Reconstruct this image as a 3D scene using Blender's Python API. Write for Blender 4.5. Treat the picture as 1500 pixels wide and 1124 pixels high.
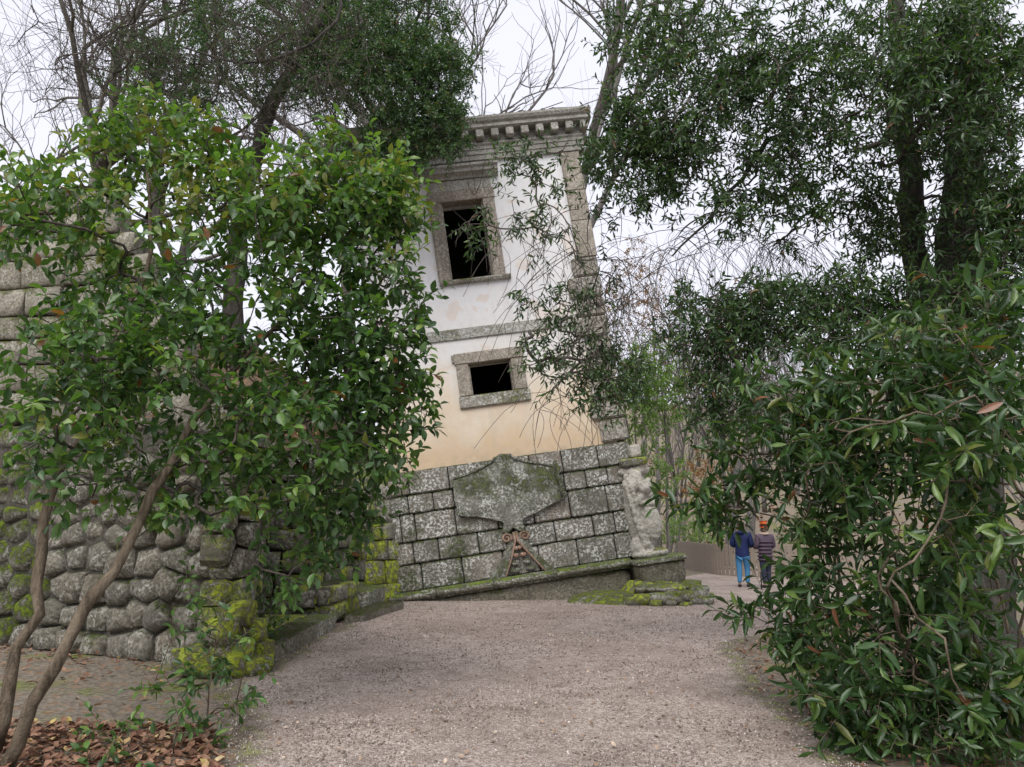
import bpy, math, random
import numpy as np
from mathutils import Vector, Matrix
for o in list(bpy.data.objects): bpy.data.objects.remove(o)
scene = bpy.context.scene
COL = scene.collection
rad = math.radians

# ------------------------------------------------------------------ camera
cam = bpy.data.cameras.new('camera'); camo = bpy.data.objects.new('camera', cam)
COL.objects.link(camo); scene.camera = camo
CAMZ = 1.6; PITCH = rad(10.9); FPX = 1083.0
cam.sensor_width = 36; cam.lens = 36 * FPX / 1500
cam.clip_start = 0.05; cam.clip_end = 2000
camo.location = (0, 0, CAMZ); camo.rotation_euler = (math.pi / 2 + PITCH, 0, 0)

# ------------------------------------------------------------------ sky, sun
SUN_EL, SUN_AZ = rad(50), rad(-18)       # azimuth of the sun measured from -Y (behind the camera)
world = bpy.data.worlds.new('World'); scene.world = world; world.use_nodes = True
wn = world.node_tree; bg = wn.nodes['Background']
sky = wn.nodes.new('ShaderNodeTexSky'); sky.sky_type = 'NISHITA'; sky.sun_disc = False
sky.sun_elevation = SUN_EL; sky.sun_rotation = math.pi + SUN_AZ; sky.dust_density = 4
hs = wn.nodes.new('ShaderNodeHueSaturation'); hs.inputs['Saturation'].default_value = 0.35
mx = wn.nodes.new('ShaderNodeMix'); mx.data_type = 'RGBA'; mx.inputs[0].default_value = 0.92
mx.inputs[7].default_value = (4.3, 4.35, 4.9, 1)
wn.links.new(sky.outputs[0], hs.inputs['Color']); wn.links.new(hs.outputs[0], mx.inputs[6])
wn.links.new(mx.outputs[2], bg.inputs[0]); bg.inputs[1].default_value = 0.1
sl = bpy.data.lights.new('sun', 'SUN'); sl.energy = 1.5; sl.angle = rad(50); sl.color = (1.0, 0.97, 0.93)
so = bpy.data.objects.new('sun', sl); COL.objects.link(so)
sdir = Vector((math.sin(SUN_AZ) * math.cos(SUN_EL), -math.cos(SUN_AZ) * math.cos(SUN_EL), math.sin(SUN_EL)))
so.rotation_euler = sdir.to_track_quat('Z', 'Y').to_euler(); so.location = sdir * 60
vs = scene.view_settings; vs.view_transform = 'Standard'; vs.look = 'None'; vs.gamma = 1; vs.use_curve_mapping = False
vs.exposure = 1.2

# ------------------------------------------------------------------ helpers
rng = np.random.default_rng(7); random.seed(7)
def A(*a): return np.array(a, float)
def W(px, py, Y):
    "guide point: a direction of the view taken to the distance Y"
    x = (px - 750) / FPX; y = (562 - py) / FPX
    d = A(x, math.cos(PITCH) - y * math.sin(PITCH), math.sin(PITCH) + y * math.cos(PITCH))
    return d * (Y / d[1]) + A(0, 0, CAMZ)
def nrm(v): return v / np.maximum(np.linalg.norm(v, axis=-1, keepdims=True), 1e-9)
def sm(a, b, x):
    t = np.clip((x - a) / (b - a), 0, 1); return t * t * (3 - 2 * t)
def mesh_from(name, V, F, mat=None, smooth=False, attrs=None):
    me = bpy.data.meshes.new(name)
    if isinstance(F, np.ndarray):
        V = np.asarray(V, np.float32); n = F.shape[1]
        me.vertices.add(len(V)); me.vertices.foreach_set('co', V.ravel())
        me.loops.add(F.size); me.loops.foreach_set('vertex_index', F.ravel().astype(np.int32))
        me.polygons.add(len(F)); me.polygons.foreach_set('loop_start', np.arange(0, F.size, n, dtype=np.int32))
        me.update(calc_edges=True)
    else:
        me.from_pydata([tuple(map(float, v)) for v in V], [], [tuple(map(int, f)) for f in F]); me.update()
    if smooth: me.polygons.foreach_set('use_smooth', np.ones(len(me.polygons), bool))
    if attrs:
        for k, a in attrs.items():
            at = me.attributes.new(k, 'FLOAT', 'POINT'); at.data.foreach_set('value', np.asarray(a, np.float32))
    if mat: me.materials.append(mat)
    return me
def link(name, data, parent=None, mat=None, M=None):
    o = bpy.data.objects.new(name, data); COL.objects.link(o)
    if parent is not None: o.parent = parent
    if M is not None: o.matrix_basis = M
    return o
def tag(o, label=None, cat=None, group=None, kind=None):
    if label: o['label'] = label
    if cat: o['category'] = cat
    if group: o['group'] = group
    if kind: o['kind'] = kind
    return o
def thing(name, loc, label, cat, group=None, M=None):
    o = bpy.data.objects.new(name, None); COL.objects.link(o); o.empty_display_size = .2
    if M is not None: o.matrix_basis = M
    else: o.location = loc
    return tag(o, label, cat, group)

class MB:
    "collects polygons"
    def __init__(s): s.V = []; s.F = []
    def add(s, V, F):
        b = len(s.V); s.V += [tuple(v) for v in V]; s.F += [tuple(i + b for i in f) for f in F]
    def box(s, x0, x1, y0, y1, z0, z1, c=0.0):
        if c <= 0:
            V = [(x, y, z) for x in (x0, x1) for y in (y0, y1) for z in (z0, z1)]
            s.add(V, [(0, 1, 3, 2), (4, 6, 7, 5), (0, 4, 5, 1), (2, 3, 7, 6), (0, 2, 6, 4), (1, 5, 7, 3)]); return s
        V, F = chamfer(x0, x1, y0, y1, z0, z1, c); s.add(V, F); return s
    def prism(s, pts, y0, y1):
        "outline in x,z extruded along y (front y0)"
        n = len(pts)
        V = [(p[0], y0, p[1]) for p in pts] + [(p[0], y1, p[1]) for p in pts]
        F = [tuple(range(n)), tuple(range(2 * n - 1, n - 1, -1))]
        F += [(i, i + n, (i + 1) % n + n, (i + 1) % n) for i in range(n)]
        s.add(V, F); return s
    def sweep(s, prof, x0, x1):
        "profile in y,z swept along x"
        n = len(prof)
        V = [(x0, p[0], p[1]) for p in prof] + [(x1, p[0], p[1]) for p in prof]
        F = [tuple(range(n)), tuple(range(2 * n - 1, n - 1, -1))]
        F += [(i, (i + 1) % n, (i + 1) % n + n, i + n) for i in range(n)]
        s.add(V, F); return s
    def build(s, name, mat, parent=None, smooth=False, fix=True):
        me = mesh_from(name, s.V, s.F, mat, smooth)
        if fix:
            import bmesh
            bm = bmesh.new(); bm.from_mesh(me); bmesh.ops.recalc_face_normals(bm, faces=bm.faces); bm.to_mesh(me); bm.free()
        return link(name, me, parent)
def chamfer(x0, x1, y0, y1, z0, z1, c):
    V = []; idx = {}
    lo = (x0, y0, z0); hi = (x1, y1, z1)
    for sx in (0, 1):
        for sy in (0, 1):
            for sz in (0, 1):
                s3 = (sx, sy, sz); base = [hi[k] if s3[k] else lo[k] for k in range(3)]
                for ax in range(3):
                    p = list(base)
                    for k in range(3):
                        if k != ax: p[k] += -c if s3[k] else c
                    idx[(s3, ax)] = len(V); V.append(tuple(p))
    F = []
    for ax in range(3):
        a, b = [k for k in range(3) if k != ax]
        for s in (0, 1):
            q = []
            for (i, j) in ((0, 0), (1, 0), (1, 1), (0, 1)):
                t = [0, 0, 0]; t[ax] = s; t[a] = i; t[b] = j; q.append(idx[(tuple(t), ax)])
            F.append(tuple(q))
        for i in (0, 1):
            for j in (0, 1):
                t0 = [0, 0, 0]; t0[a] = i; t0[b] = j; t1 = list(t0); t1[ax] = 1
                t0 = tuple(t0); t1 = tuple(t1)
                F.append((idx[(t0, a)], idx[(t1, a)], idx[(t1, b)], idx[(t0, b)]))
    for sx in (0, 1):
        for sy in (0, 1):
            for sz in (0, 1): F.append(tuple(idx[((sx, sy, sz), k)] for k in range(3)))
    return V, F

# ------------------------------------------------------------------ materials
def mat_new(name):
    m = bpy.data.materials.new(name); m.use_nodes = True
    nt = m.node_tree; return m, nt, nt.nodes['Principled BSDF']
class N:
    "tiny node helper"
    def __init__(s, nt): s.nt = nt
    def n(s, t, **kw):
        x = s.nt.nodes.new(t)
        for k, v in kw.items(): setattr(x, k, v)
        return x
    def l(s, a, b): s.nt.links.new(a, b)
    def coord(s, kind='Object'):
        return s.n('ShaderNodeTexCoord').outputs[kind]
    def pos(s): return s.n('ShaderNodeNewGeometry').outputs['Position']
    def noise(s, vec, scale, detail=4, rough=.55, dist=0):
        x = s.n('ShaderNodeTexNoise'); x.inputs['Scale'].default_value = scale; x.inputs['Detail'].default_value = detail
        x.inputs['Roughness'].default_value = rough; x.inputs['Distortion'].default_value = dist
        s.l(vec, x.inputs['Vector']); return x.outputs['Fac']
    def voro(s, vec, scale, feature='F1'):
        x = s.n('ShaderNodeTexVoronoi', feature=feature); x.inputs['Scale'].default_value = scale
        s.l(vec, x.inputs['Vector']); return x
    def ramp(s, fac, stops):
        x = s.n('ShaderNodeValToRGB'); e = x.color_ramp.elements
        while len(e) < len(stops): e.new(.5)
        for i, (p, c) in enumerate(stops):
            e[i].position = p; e[i].color = (c if isinstance(c, tuple) else (c, c, c)) + (1,)
        s.l(fac, x.inputs[0]); return x.outputs[0]
    def mix(s, fac, a, b, mode='MIX'):
        x = s.n('ShaderNodeMix', data_type='RGBA', blend_type=mode)
        for v, i in ((fac, 0), (a, 6), (b, 7)):
            if hasattr(v, 'links'): s.l(v, x.inputs[i])
            elif i == 0: x.inputs[0].default_value = v
            else: x.inputs[i].default_value = tuple(v) + (1,)
        return x.outputs[2]
    def math(s, op, a, b=None, c=None):
        x = s.n('ShaderNodeMath', operation=op)
        for v, i in ((a, 0), (b, 1), (c, 2)):
            if v is None: continue
            if hasattr(v, 'links'): s.l(v, x.inputs[i])
            else: x.inputs[i].default_value = v
        return x.outputs[0]
    def bump(s, h, strength, dist, bsdf, prev=None):
        x = s.n('ShaderNodeBump'); x.inputs['Strength'].default_value = strength; x.inputs['Distance'].default_value = dist
        s.l(h, x.inputs['Height'])
        if prev: s.l(prev, x.inputs['Normal'])
        s.l(x.outputs[0], bsdf.inputs['Normal']); return x.outputs[0]
    def sep(s, v):
        x = s.n('ShaderNodeSeparateXYZ'); s.l(v, x.inputs[0]); return x.outputs
    def maprange(s, v, a, b, c=0, d=1):
        x = s.n('ShaderNodeMapRange'); s.l(v, x.inputs[0])
        for i, q in enumerate((a, b, c, d)): x.inputs[i + 1].default_value = q
        return x.outputs[0]

def stone_mat(name, c0, c1, lichen=(.5, .5, .46), lich=.5, moss=(.10, .14, .02), mossamt=.5, mossup=.6, scale=1.0, bumpd=.02, tint=None, low=None):
    m, nt, b = mat_new(name); q = N(nt); P = q.pos()
    oi = q.n('ShaderNodeObjectInfo').outputs['Random']
    # every stone reads its own stretch of the noise
    off = q.n('ShaderNodeCombineXYZ'); q.l(q.math('MULTIPLY', oi, 37.0), off.inputs[0]); q.l(q.math('MULTIPLY', oi, 91.0), off.inputs[1])
    ad = q.n('ShaderNodeVectorMath', operation='ADD'); q.l(P, ad.inputs[0]); q.l(off.outputs[0], ad.inputs[1]); PO = ad.outputs[0]
    big = q.noise(PO, 2.2 * scale, 5); fine = q.noise(PO, 24 * scale, 6, .68); mid = q.noise(PO, 8 * scale, 5, .62, .4); big2 = q.noise(P, .7 * scale, 4, .6)
    col = q.mix(q.ramp(big, [(.3, 0.), (.7, 1.)]), c0, c1)
    if tint: col = q.mix(q.ramp(oi, [(.45, 0.), (.9, .8)]), col, tint)
    col = q.mix(q.ramp(oi, [(0., .45), (.5, 0.)]), col, tuple(.5 * x for x in c0))
    col = q.mix(q.ramp(big2, [(.40, .5), (.6, 0.)]), col, (c0[0] * .45, c0[1] * .50, c0[2] * .42))
    col = q.mix(q.ramp(fine, [(.38, .75), (.6, 0.)]), col, tuple(.35 * x for x in c0))
    col = q.mix(q.ramp(mid, [(.32, .6), (.5, 0.)]), col, tuple(.4 * x for x in c0))
    # lichen in crusty patches
    patch = q.ramp(q.noise(PO, 2.6 * scale, 4, .6), [(.36, 0.), (.60, 1.)])
    lf = q.math('MULTIPLY', q.ramp(q.noise(PO, 19 * scale, 5, .72), [(.50, 0.), (.56, 1.)]), patch)
    col = q.mix(q.math('MULTIPLY', lf, lich), col, lichen)
    # moss in patches, thicker on ledges
    nz = q.sep(q.n('ShaderNodeNewGeometry').outputs['Normal'])[2]
    mm = q.math('ADD', q.math('MULTIPLY', nz, mossup), q.noise(P, 1.25 * scale, 7, .68))
    if low: mm = q.math('ADD', mm, q.maprange(q.sep(P)[2], low[0], low[1], low[2], 0))
    mf = q.ramp(q.math('ADD', mm, mossamt - .5), [(.52, 0.), (.64, 1.)])
    mf = q.math('MULTIPLY', mf, q.ramp(q.noise(P, 9, 7, .8), [(.43, .0), (.53, 1.)]))
    mcol = q.mix(q.ramp(q.noise(P, 9, 5, .65), [(.3, 0.), (.7, 1.)]), tuple(.38 * x for x in moss), moss)
    col = q.mix(mf, col, mcol)
    q.l(col, b.inputs['Base Color']); b.inputs['Roughness'].default_value = .92; b.inputs['Specular IOR Level'].default_value = .2
    h = q.math('ADD', q.math('MULTIPLY', mid, .6), q.math('MULTIPLY', fine, .5))
    h = q.math('ADD', h, q.math('MULTIPLY', mf, q.math('MULTIPLY', q.noise(P, 45, 4, .75), 1.2)))
    q.bump(h, 1.0, bumpd * 1.6, b)
    return m

def leaf_mat(name, stops, trans=.35, rough=.36, spec=.5, tcol=(1.3, 1.5, .5), gain=1.0):
    m, nt, b = mat_new(name); q = N(nt)
    at = q.n('ShaderNodeAttribute', attribute_name='rnd').outputs['Fac']
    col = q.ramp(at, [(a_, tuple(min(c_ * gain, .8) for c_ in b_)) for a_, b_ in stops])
    P = q.pos(); col = q.mix(q.ramp(q.noise(P, 30, 2), [(.35, .35), (.65, 0.)]), col, (.02, .035, .01))
    q.l(col, b.inputs['Base Color']); b.inputs['Roughness'].default_value = rough; b.inputs['Specular IOR Level'].default_value = spec
    tr = q.n('ShaderNodeBsdfTranslucent'); q.l(q.mix(1.0, col, tcol, 'MULTIPLY'), tr.inputs[0])
    mxs = q.n('ShaderNodeMixShader'); mxs.inputs[0].default_value = trans
    q.l(b.outputs[0], mxs.inputs[1]); q.l(tr.outputs[0], mxs.inputs[2])
    q.l(mxs.outputs[0], nt.nodes['Material Output'].inputs[0]); return m

def bark_mat(name, c0, c1, moss=(.09, .13, .02), mossamt=.0, scale=1.0):
    m, nt, b = mat_new(name); q = N(nt); P = q.pos()
    mp = q.n('ShaderNodeMapping'); mp.inputs['Scale'].default_value = (1, 1, .3); q.l(P, mp.inputs['Vector'])
    a = q.noise(mp.outputs[0], 14 * scale, 6, .65, .6); c = q.noise(P, 3 * scale, 4)
    col = q.mix(q.ramp(a, [(.35, 0.), (.65, 1.)]), c0, c1)
    mf = q.ramp(q.math('ADD', c, mossamt - .5), [(.45, 0.), (.6, 1.)])
    col = q.mix(mf, col, moss)
    q.l(col, b.inputs['Base Color']); b.inputs['Roughness'].default_value = .9; b.inputs['Specular IOR Level'].default_value = .2
    q.bump(q.math('ADD', a, q.math('MULTIPLY', q.noise(P, 45 * scale, 4, .7), .5)), 1.0, .03, b); return m

M = {}
M['tufa'] = stone_mat('house_block_stone', (.20, .19, .16), (.29, .27, .23), lichen=(.60, .61, .58), lich=.9, moss=(.10, .125, .04), mossamt=.47, mossup=.3, tint=(.31, .25, .205), low=(-.2, 1.2, .12))
M['plaque'] = stone_mat('plaque_stone', (.24, .235, .2), (.31, .31, .27), lichen=(.58, .6, .56), lich=.8, moss=(.125, .145, .055), mossamt=.58, mossup=.2)
M['ledge'] = stone_mat('ledge_stone', (.20, .195, .15), (.29, .275, .21), lichen=(.6, .6, .54), lich=.7, moss=(.19, .26, .045), mossamt=.45, mossup=.4)
M['plinth'] = stone_mat('plinth_stone', (.19, .17, .13), (.28, .25, .19), lichen=(.45, .43, .37), lich=.4, moss=(.12, .15, .03), mossamt=.36, mossup=.4, bumpd=.05)
M['rubble'] = stone_mat('rubble_stone', (.17, .155, .125), (.27, .245, .20), lichen=(.48, .47, .42), lich=.6, moss=(.10, .14, .02), mossamt=.40, mossup=.18, tint=(.2, .165, .12))
M['rubble_moss'] = stone_mat('moss_capped_rubble_stone', (.15, .14, .11), (.25, .23, .19), lichen=(.45, .44, .4), lich=.6, moss=(.16, .22, .02), mossamt=.58, mossup=.28)
M['mossy'] = stone_mat('mossy_rubble_stone', (.22, .21, .17), (.32, .3, .25), lichen=(.56, .55, .5), lich=.7, moss=(.45, .53, .06), mossamt=.56, mossup=.12, tint=(.24, .2, .15), low=(0, 1.5, .14))
M['shaded_rubble'] = stone_mat('shaded_recess_stone', (.12, .11, .09), (.2, .185, .15), lichen=(.36, .35, .3), lich=.5, moss=(.22, .29, .03), mossamt=.42, mossup=.25)  # rubble toned darker: shade of the recess and front faces in the colour
M['upper'] = stone_mat('terrace_wall_stone', (.26, .235, .185), (.36, .33, .27), lichen=(.52, .5, .44), lich=.5, moss=(.14, .17, .03), mossamt=.50, mossup=.2)
M['trim'] = stone_mat('window_trim_stone', (.37, .315, .26), (.47, .41, .35), lichen=(.58, .56, .5), lich=.5, moss=(.24, .25, .07), mossamt=.25, mossup=.3)
M['trim_sill'] = stone_mat('mossy_sill_stone', (.38, .34, .29), (.46, .43, .38), lichen=(.64, .64, .6), lich=.7, moss=(.21, .235, .06), mossamt=.52, mossup=.3)
M['string'] = stone_mat('string_course_stone', (.40, .385, .345), (.48, .46, .41), lichen=(.62, .63, .62), lich=.6, moss=(.34, .35, .2), mossamt=.48, mossup=.1)
M['cornice'] = stone_mat('cornice_stone', (.43, .40, .36), (.53, .5, .46), lichen=(.62, .61, .57), lich=.45, moss=(.24, .24, .12), mossamt=.27, mossup=.4)
M['quoin'] = stone_mat('quoin_stone', (.32, .285, .24), (.41, .365, .31), lichen=(.58, .58, .54), lich=.6, moss=(.15, .16, .06), mossamt=.36, mossup=.3)
M['statue'] = stone_mat('statue_stone', (.56, .52, .46), (.66, .62, .56), lichen=(.62, .61, .58), lich=.3, moss=(.38, .38, .07), mossamt=.15, mossup=.5, bumpd=.03)
M['redstone'] = stone_mat('ornament_stone', (.34, .20, .14), (.40, .29, .22), lichen=(.4, .38, .33), lich=.4, moss=(.12, .14, .05), mossamt=.34, mossup=.3, bumpd=.012)
M['core'] = stone_mat('wall_core_mortar', (.09, .08, .065), (.13, .12, .095), lich=.1, moss=(.08, .10, .02), mossamt=.40, mossup=.3)
M['moss_core'] = stone_mat('mossy_cap_stone', (.2, .19, .15), (.28, .26, .22), lich=.5, moss=(.26, .34, .04), mossamt=.58, mossup=.1)

def plaster():
    m, nt, b = mat_new('weathered_plaster'); q = N(nt); O = q.coord(); x, y, z = q.sep(O)
    n1 = q.noise(O, .9, 5, .6); n2 = q.noise(O, 7, 6, .6)
    f = q.math('ADD', q.maprange(z, 2.7, 6.6, 1, 0), q.math('MULTIPLY', q.math('SUBTRACT', n1, .5), 1.1))
    col = q.ramp(f, [(.0, (.68, .675, .68)), (.30, (.665, .645, .62)), (.62, (.63, .545, .43)), (1., (.55, .42, .28))])
    mp = q.n('ShaderNodeMapping'); mp.inputs['Scale'].default_value = (1.7, 1, .2); q.l(O, mp.inputs['Vector'])
    st = q.ramp(q.noise(mp.outputs[0], 1.5, 5, .6), [(.55, 0.), (.78, .55)])
    col = q.mix(st, col, (.40, .37, .32))
    pt = q.ramp(q.noise(O, 1.4, 3, .5, .8), [(.58, 0.), (.61, .4)])
    col = q.mix(pt, col, (.62, .48, .36))
    low = q.math('MULTIPLY', q.maprange(q.math('ADD', z, q.math('MULTIPLY', n1, .9)), 2.9, 3.7, 1, 0), q.ramp(q.noise(O, 3.5, 6, .65, .6), [(.42, 0.), (.62, 1.)]))
    col = q.mix(q.math('MULTIPLY', low, .75), col, (.27, .24, .19))
    col = q.mix(q.ramp(n2, [(.3, .22), (.55, 0.)]), col, (.45, .43, .40))
    q.l(col, b.inputs['Base Color']); b.inputs['Roughness'].default_value = .92; b.inputs['Specular IOR Level'].default_value = .2
    q.bump(q.math('ADD', n2, q.noise(O, 40, 4)), .5, .008, b); return m
M['plaster'] = plaster()
def plain(name, c, rough=.8, ns=20, amt=.3, bd=.004):
    m, nt, b = mat_new(name); q = N(nt); O = q.coord(); n = q.noise(O, ns, 5)
    q.l(q.mix(q.ramp(n, [(.3, amt), (.65, 0.)]), c, tuple(.4 * x for x in c)), b.inputs['Base Color'])
    b.inputs['Roughness'].default_value = rough; b.inputs['Specular IOR Level'].default_value = .25; q.bump(n, .6, bd, b); return m
M['interior'] = plain('shade_toned_interior', (.10, .09, .08))  # room shade put into the colour, so the openings look dark
M['wood_fence'] = plain('weathered_fence_wood', (.26, .215, .175), ns=8)
M['iron'] = plain('dark_iron', (.03, .03, .03), .5)

def gravel():
    m, nt, b = mat_new('gravel_path'); q = N(nt); P = q.pos()
    v1 = q.voro(P, 46); v2 = q.voro(P, 110); big = q.noise(P, .55, 5, .6); mid = q.noise(P, 3.5, 5, .6)
    c = q.ramp(q.sep(v1.outputs['Color'])[0], [(0., (.15, .112, .095)), (.4, (.32, .25, .215)), (.75, (.46, .38, .335)), (1., (.64, .57, .52))])
    c2 = q.ramp(q.sep(v2.outputs['Color'])[1], [(0., (.14, .11, .095)), (.6, (.35, .29, .25)), (1., (.58, .51, .46))])
    col = q.mix(.5, c, c2)
    col = q.mix(q.ramp(big, [(.44, 0.), (.62, .6)]), col, (.235, .185, .155))
    col = q.mix(q.ramp(mid, [(.5, 0.), (.68, .5)]), col, (.13, .10, .085))
    e = q.n('ShaderNodeAttribute', attribute_name='edge').outputs['Fac']
    ef = q.ramp(q.math('ADD', e, q.math('MULTIPLY', q.math('SUBTRACT', q.noise(P, 2.2, 6, .7), .5), 1.3)), [(.45, 0.), (.75, 1.)])
    col = q.mix(q.math('MULTIPLY', ef, .75), col, q.mix(q.ramp(q.noise(P, 6, 4), [(.48, 0.), (.6, 1.)]), (.12, .1, .075), (.16, .19, .035)))
    q.l(col, b.inputs['Base Color']); b.inputs['Roughness'].default_value = .93; b.inputs['Specular IOR Level'].default_value = .2
    h = q.math('ADD', q.math('MULTIPLY', v1.outputs['Distance'], -.7), q.math('MULTIPLY', v2.outputs['Distance'], -.3))
    q.bump(h, .9, .02, b); return m
def soil(name, moss=.5, c0=(.12, .10, .078), c1=(.25, .215, .17)):
    m, nt, b = mat_new(name); q = N(nt); P = q.pos()
    n1 = q.noise(P, 2.0, 6, .62); n2 = q.noise(P, 18, 6, .65); v = q.voro(P, 17)
    col = q.mix(q.ramp(n2, [(.35, 0.), (.65, 1.)]), c0, c1)
    lf = q.ramp(q.sep(v.outputs['Color'])[0], [(.86, 0.), (.88, 1.)])
    col = q.mix(q.math('MULTIPLY', lf, .6), col, q.ramp(q.sep(v.outputs['Color'])[1], [(0., (.16, .08, .04)), (1., (.34, .2, .11))]))
    mf = q.ramp(q.noise(P, .8, 6, .62), [(1 - moss - .04, 0.), (1 - moss + .08, 1.)])
    col = q.mix(mf, col, q.mix(q.ramp(n2, [(.3, 0.), (.7, 1.)]), (.07, .1, .015), (.19, .23, .04)))
    q.l(col, b.inputs['Base Color']); b.inputs['Roughness'].default_value = .95; b.inputs['Specular IOR Level'].default_value = .15
    q.bump(q.math('ADD', n2, q.math('MULTIPLY', v.outputs['Distance'], .5)), .9, .03, b); return m
M['gravel'] = gravel(); M['soil'] = soil('leafy_soil', .42); M['terrace'] = soil('terrace_soil', .40, (.10, .075, .05), (.19, .14, .1))

M['bark_shrub'] = bark_mat('shrub_bark', (.06, .045, .03), (.2, .16, .115), moss=(.10, .11, .04), mossamt=.06)
M['bark_dark'] = bark_mat('evergreen_bark', (.03, .028, .024), (.085, .078, .066), moss=(.05, .07, .03), mossamt=.05)
M['bark_grey'] = bark_mat('bare_tree_bark', (.09, .082, .075), (.2, .185, .17), moss=(.10, .12, .05), mossamt=.05)
M['bark_ivy'] = bark_mat('mossy_tree_bark', (.09, .082, .07), (.19, .175, .15), moss=(.10, .14, .03), mossamt=.12)
M['twig'] = bark_mat('twig_bark', (.06, .05, .042), (.13, .11, .095))
M['leaf_shrub'] = leaf_mat('broad_shrub_leaf', [(0., (.022, .05, .016)), (.35, (.045, .095, .03)), (.7, (.085, .16, .04)), (.95, (.15, .23, .05)), (1., (.17, .07, .03))], trans=.38, gain=1.45, rough=.32)
M['leaf_laurel'] = leaf_mat('laurel_leaf', [(0., (.016, .042, .014)), (.4, (.032, .075, .022)), (.75, (.06, .12, .03)), (.96, (.12, .19, .04)), (1., (.2, .08, .04))], trans=.28, rough=.28, gain=1.15)
M['leaf_ever'] = leaf_mat('evergreen_tree_leaf', [(0., (.016, .036, .014)), (.4, (.03, .065, .022)), (.75, (.055, .105, .03)), (.97, (.10, .155, .045)), (1., (.16, .08, .04))], trans=.30, gain=1.35)
M['leaf_oak'] = leaf_mat('holm_oak_leaf', [(0., (.03, .06, .028)), (.5, (.05, .10, .04)), (.9, (.09, .16, .05)), (1., (.2, .12, .06))], trans=.35, gain=1.3)
M['leaf_light'] = leaf_mat('light_green_leaf', [(0., (.10, .18, .04)), (.6, (.17, .28, .07)), (1., (.25, .36, .10))], trans=.45, rough=.5)
M['leaf_orange'] = leaf_mat('autumn_leaf', [(0., (.19, .08, .03)), (.6, (.32, .15, .06)), (1., (.42, .26, .10))], trans=.4, rough=.6)
M['leaf_pale'] = leaf_mat('pale_fallen_leaf', [(0., (.2, .12, .08)), (.6, (.42, .3, .22)), (1., (.62, .5, .4))], trans=.1, rough=.75, spec=.2, tcol=(1, 1, 1))
M['leaf_litter'] = leaf_mat('fallen_leaf', [(0., (.11, .05, .035)), (.5, (.23, .115, .075)), (.9, (.37, .22, .15)), (.98, (.52, .40, .14)), (1., (.5, .4, .3))], trans=.1, rough=.75, spec=.2, tcol=(1, 1, 1))

# ------------------------------------------------------------------ ground
def vnoise(x, y, s, seed=0):
    "cheap smooth noise from sines"
    r = np.random.default_rng(seed); out = 0
    for k in range(5):
        a = r.uniform(0, 6.28); fx, fy = math.cos(a) * s * (1 + .6 * k), math.sin(a) * s * (1 + .6 * k)
        out = out + np.sin(x * fx + y * fy + r.uniform(0, 6.28)) / (1 + .5 * k)
    return out / 2.5
def GH(x, y):
    x = np.asarray(x, float); y = np.asarray(y, float)
    h = .012 * vnoise(x, y, 2.2, 1) - .02
    far = sm(30, 42, y) * sm(-14, -2, x) + sm(15, 28, x); far = np.clip(far, 0, 1)
    h = h - 1.6 * far * (1 - sm(48, 62, y))
    hill = np.maximum(0, y - 50) * .27 * sm(-16, 2, x) + np.maximum(0, x - 34) * .22 * sm(10, 40, y)
    hill = np.minimum(hill, 26 + 0 * hill) * (1 + .10 * vnoise(x, y, .05, 3))
    h = h + hill + .25 * vnoise(x, y, .35, 5) * sm(28, 50, y)
    return h
def axis(parts):
    out = []
    for a, b, s in parts: out += list(np.arange(a, b, s))
    return np.array(out + [parts[-1][1]])
gx = axis([(-300, -60, 40), (-60, -14, 4), (-14, 14, .4), (14, 60, 3), (60, 300, 20)])
gy = axis([(-60, 0, 6), (0, 32, .4), (32, 110, 3), (110, 400, 20)])
X, Yg = np.meshgrid(gx, gy); Z = GH(X, Yg)
nx, ny = len(gx), len(gy); ii = np.arange(nx * ny).reshape(ny, nx)
F = np.stack([ii[:-1, :-1], ii[:-1, 1:], ii[1:, 1:], ii[1:, :-1]], -1).reshape(-1, 4)
g = link('ground', mesh_from('ground', np.stack([X, Yg, Z], -1).reshape(-1, 3), F, M['soil'], True)); tag(g, kind='structure')

# gravel path: strip between a left and a right edge, each sampled along its length
def curve(pts, n):
    pts = np.asarray(pts, float); d = np.r_[0, np.cumsum(np.linalg.norm(np.diff(pts, axis=0), axis=1))]
    t = np.linspace(0, d[-1], n); k = len(pts); out = []
    for tt in t:
        i = min(np.searchsorted(d, tt, 'right') - 1, k - 2); u = (tt - d[i]) / (d[i + 1] - d[i])
        p0, p1, p2, p3 = pts[max(i - 1, 0)], pts[i], pts[i + 1], pts[min(i + 2, k - 1)]
        out.append(.5 * ((2 * p1) + (p2 - p0) * u + (2 * p0 - 5 * p1 + 4 * p2 - p3) * u * u + (3 * p1 - p0 - 3 * p2 + p3) * u ** 3))
    return np.array(out)
LE = curve([(-1.9, -4), (-1.95, 2), (-2.05, 5.2), (-2.5, 6.8), (-3.05, 8.3), (-3.0, 9.4), (-2.95, 12), (-2.9, 15), (-2.8, 18), (-1.5, 21), (1.5, 23), (5.6, 25), (6.6, 28), (7.4, 34), (8.6, 44)], 150)
RE = curve([(2.3, -4), (2.35, 2), (2.42, 5.0), (2.6, 6.6), (2.75, 8.4), (2.95, 9.8), (3.6, 11.2), (5.2, 12.8), (7.2, 14.6), (9.0, 17), (9.6, 19.5), (10.0, 21.5), (10.2, 24), (10.5, 29), (11, 44)], 150)
nu = 60; tt = np.linspace(0, 1, nu)
wob = .10 * np.sin(np.arange(150) * .7) + .06 * np.sin(np.arange(150) * 1.9 + 1)
LE[:, 0] += wob * .7; RE[:, 0] += wob[::-1]
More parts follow.
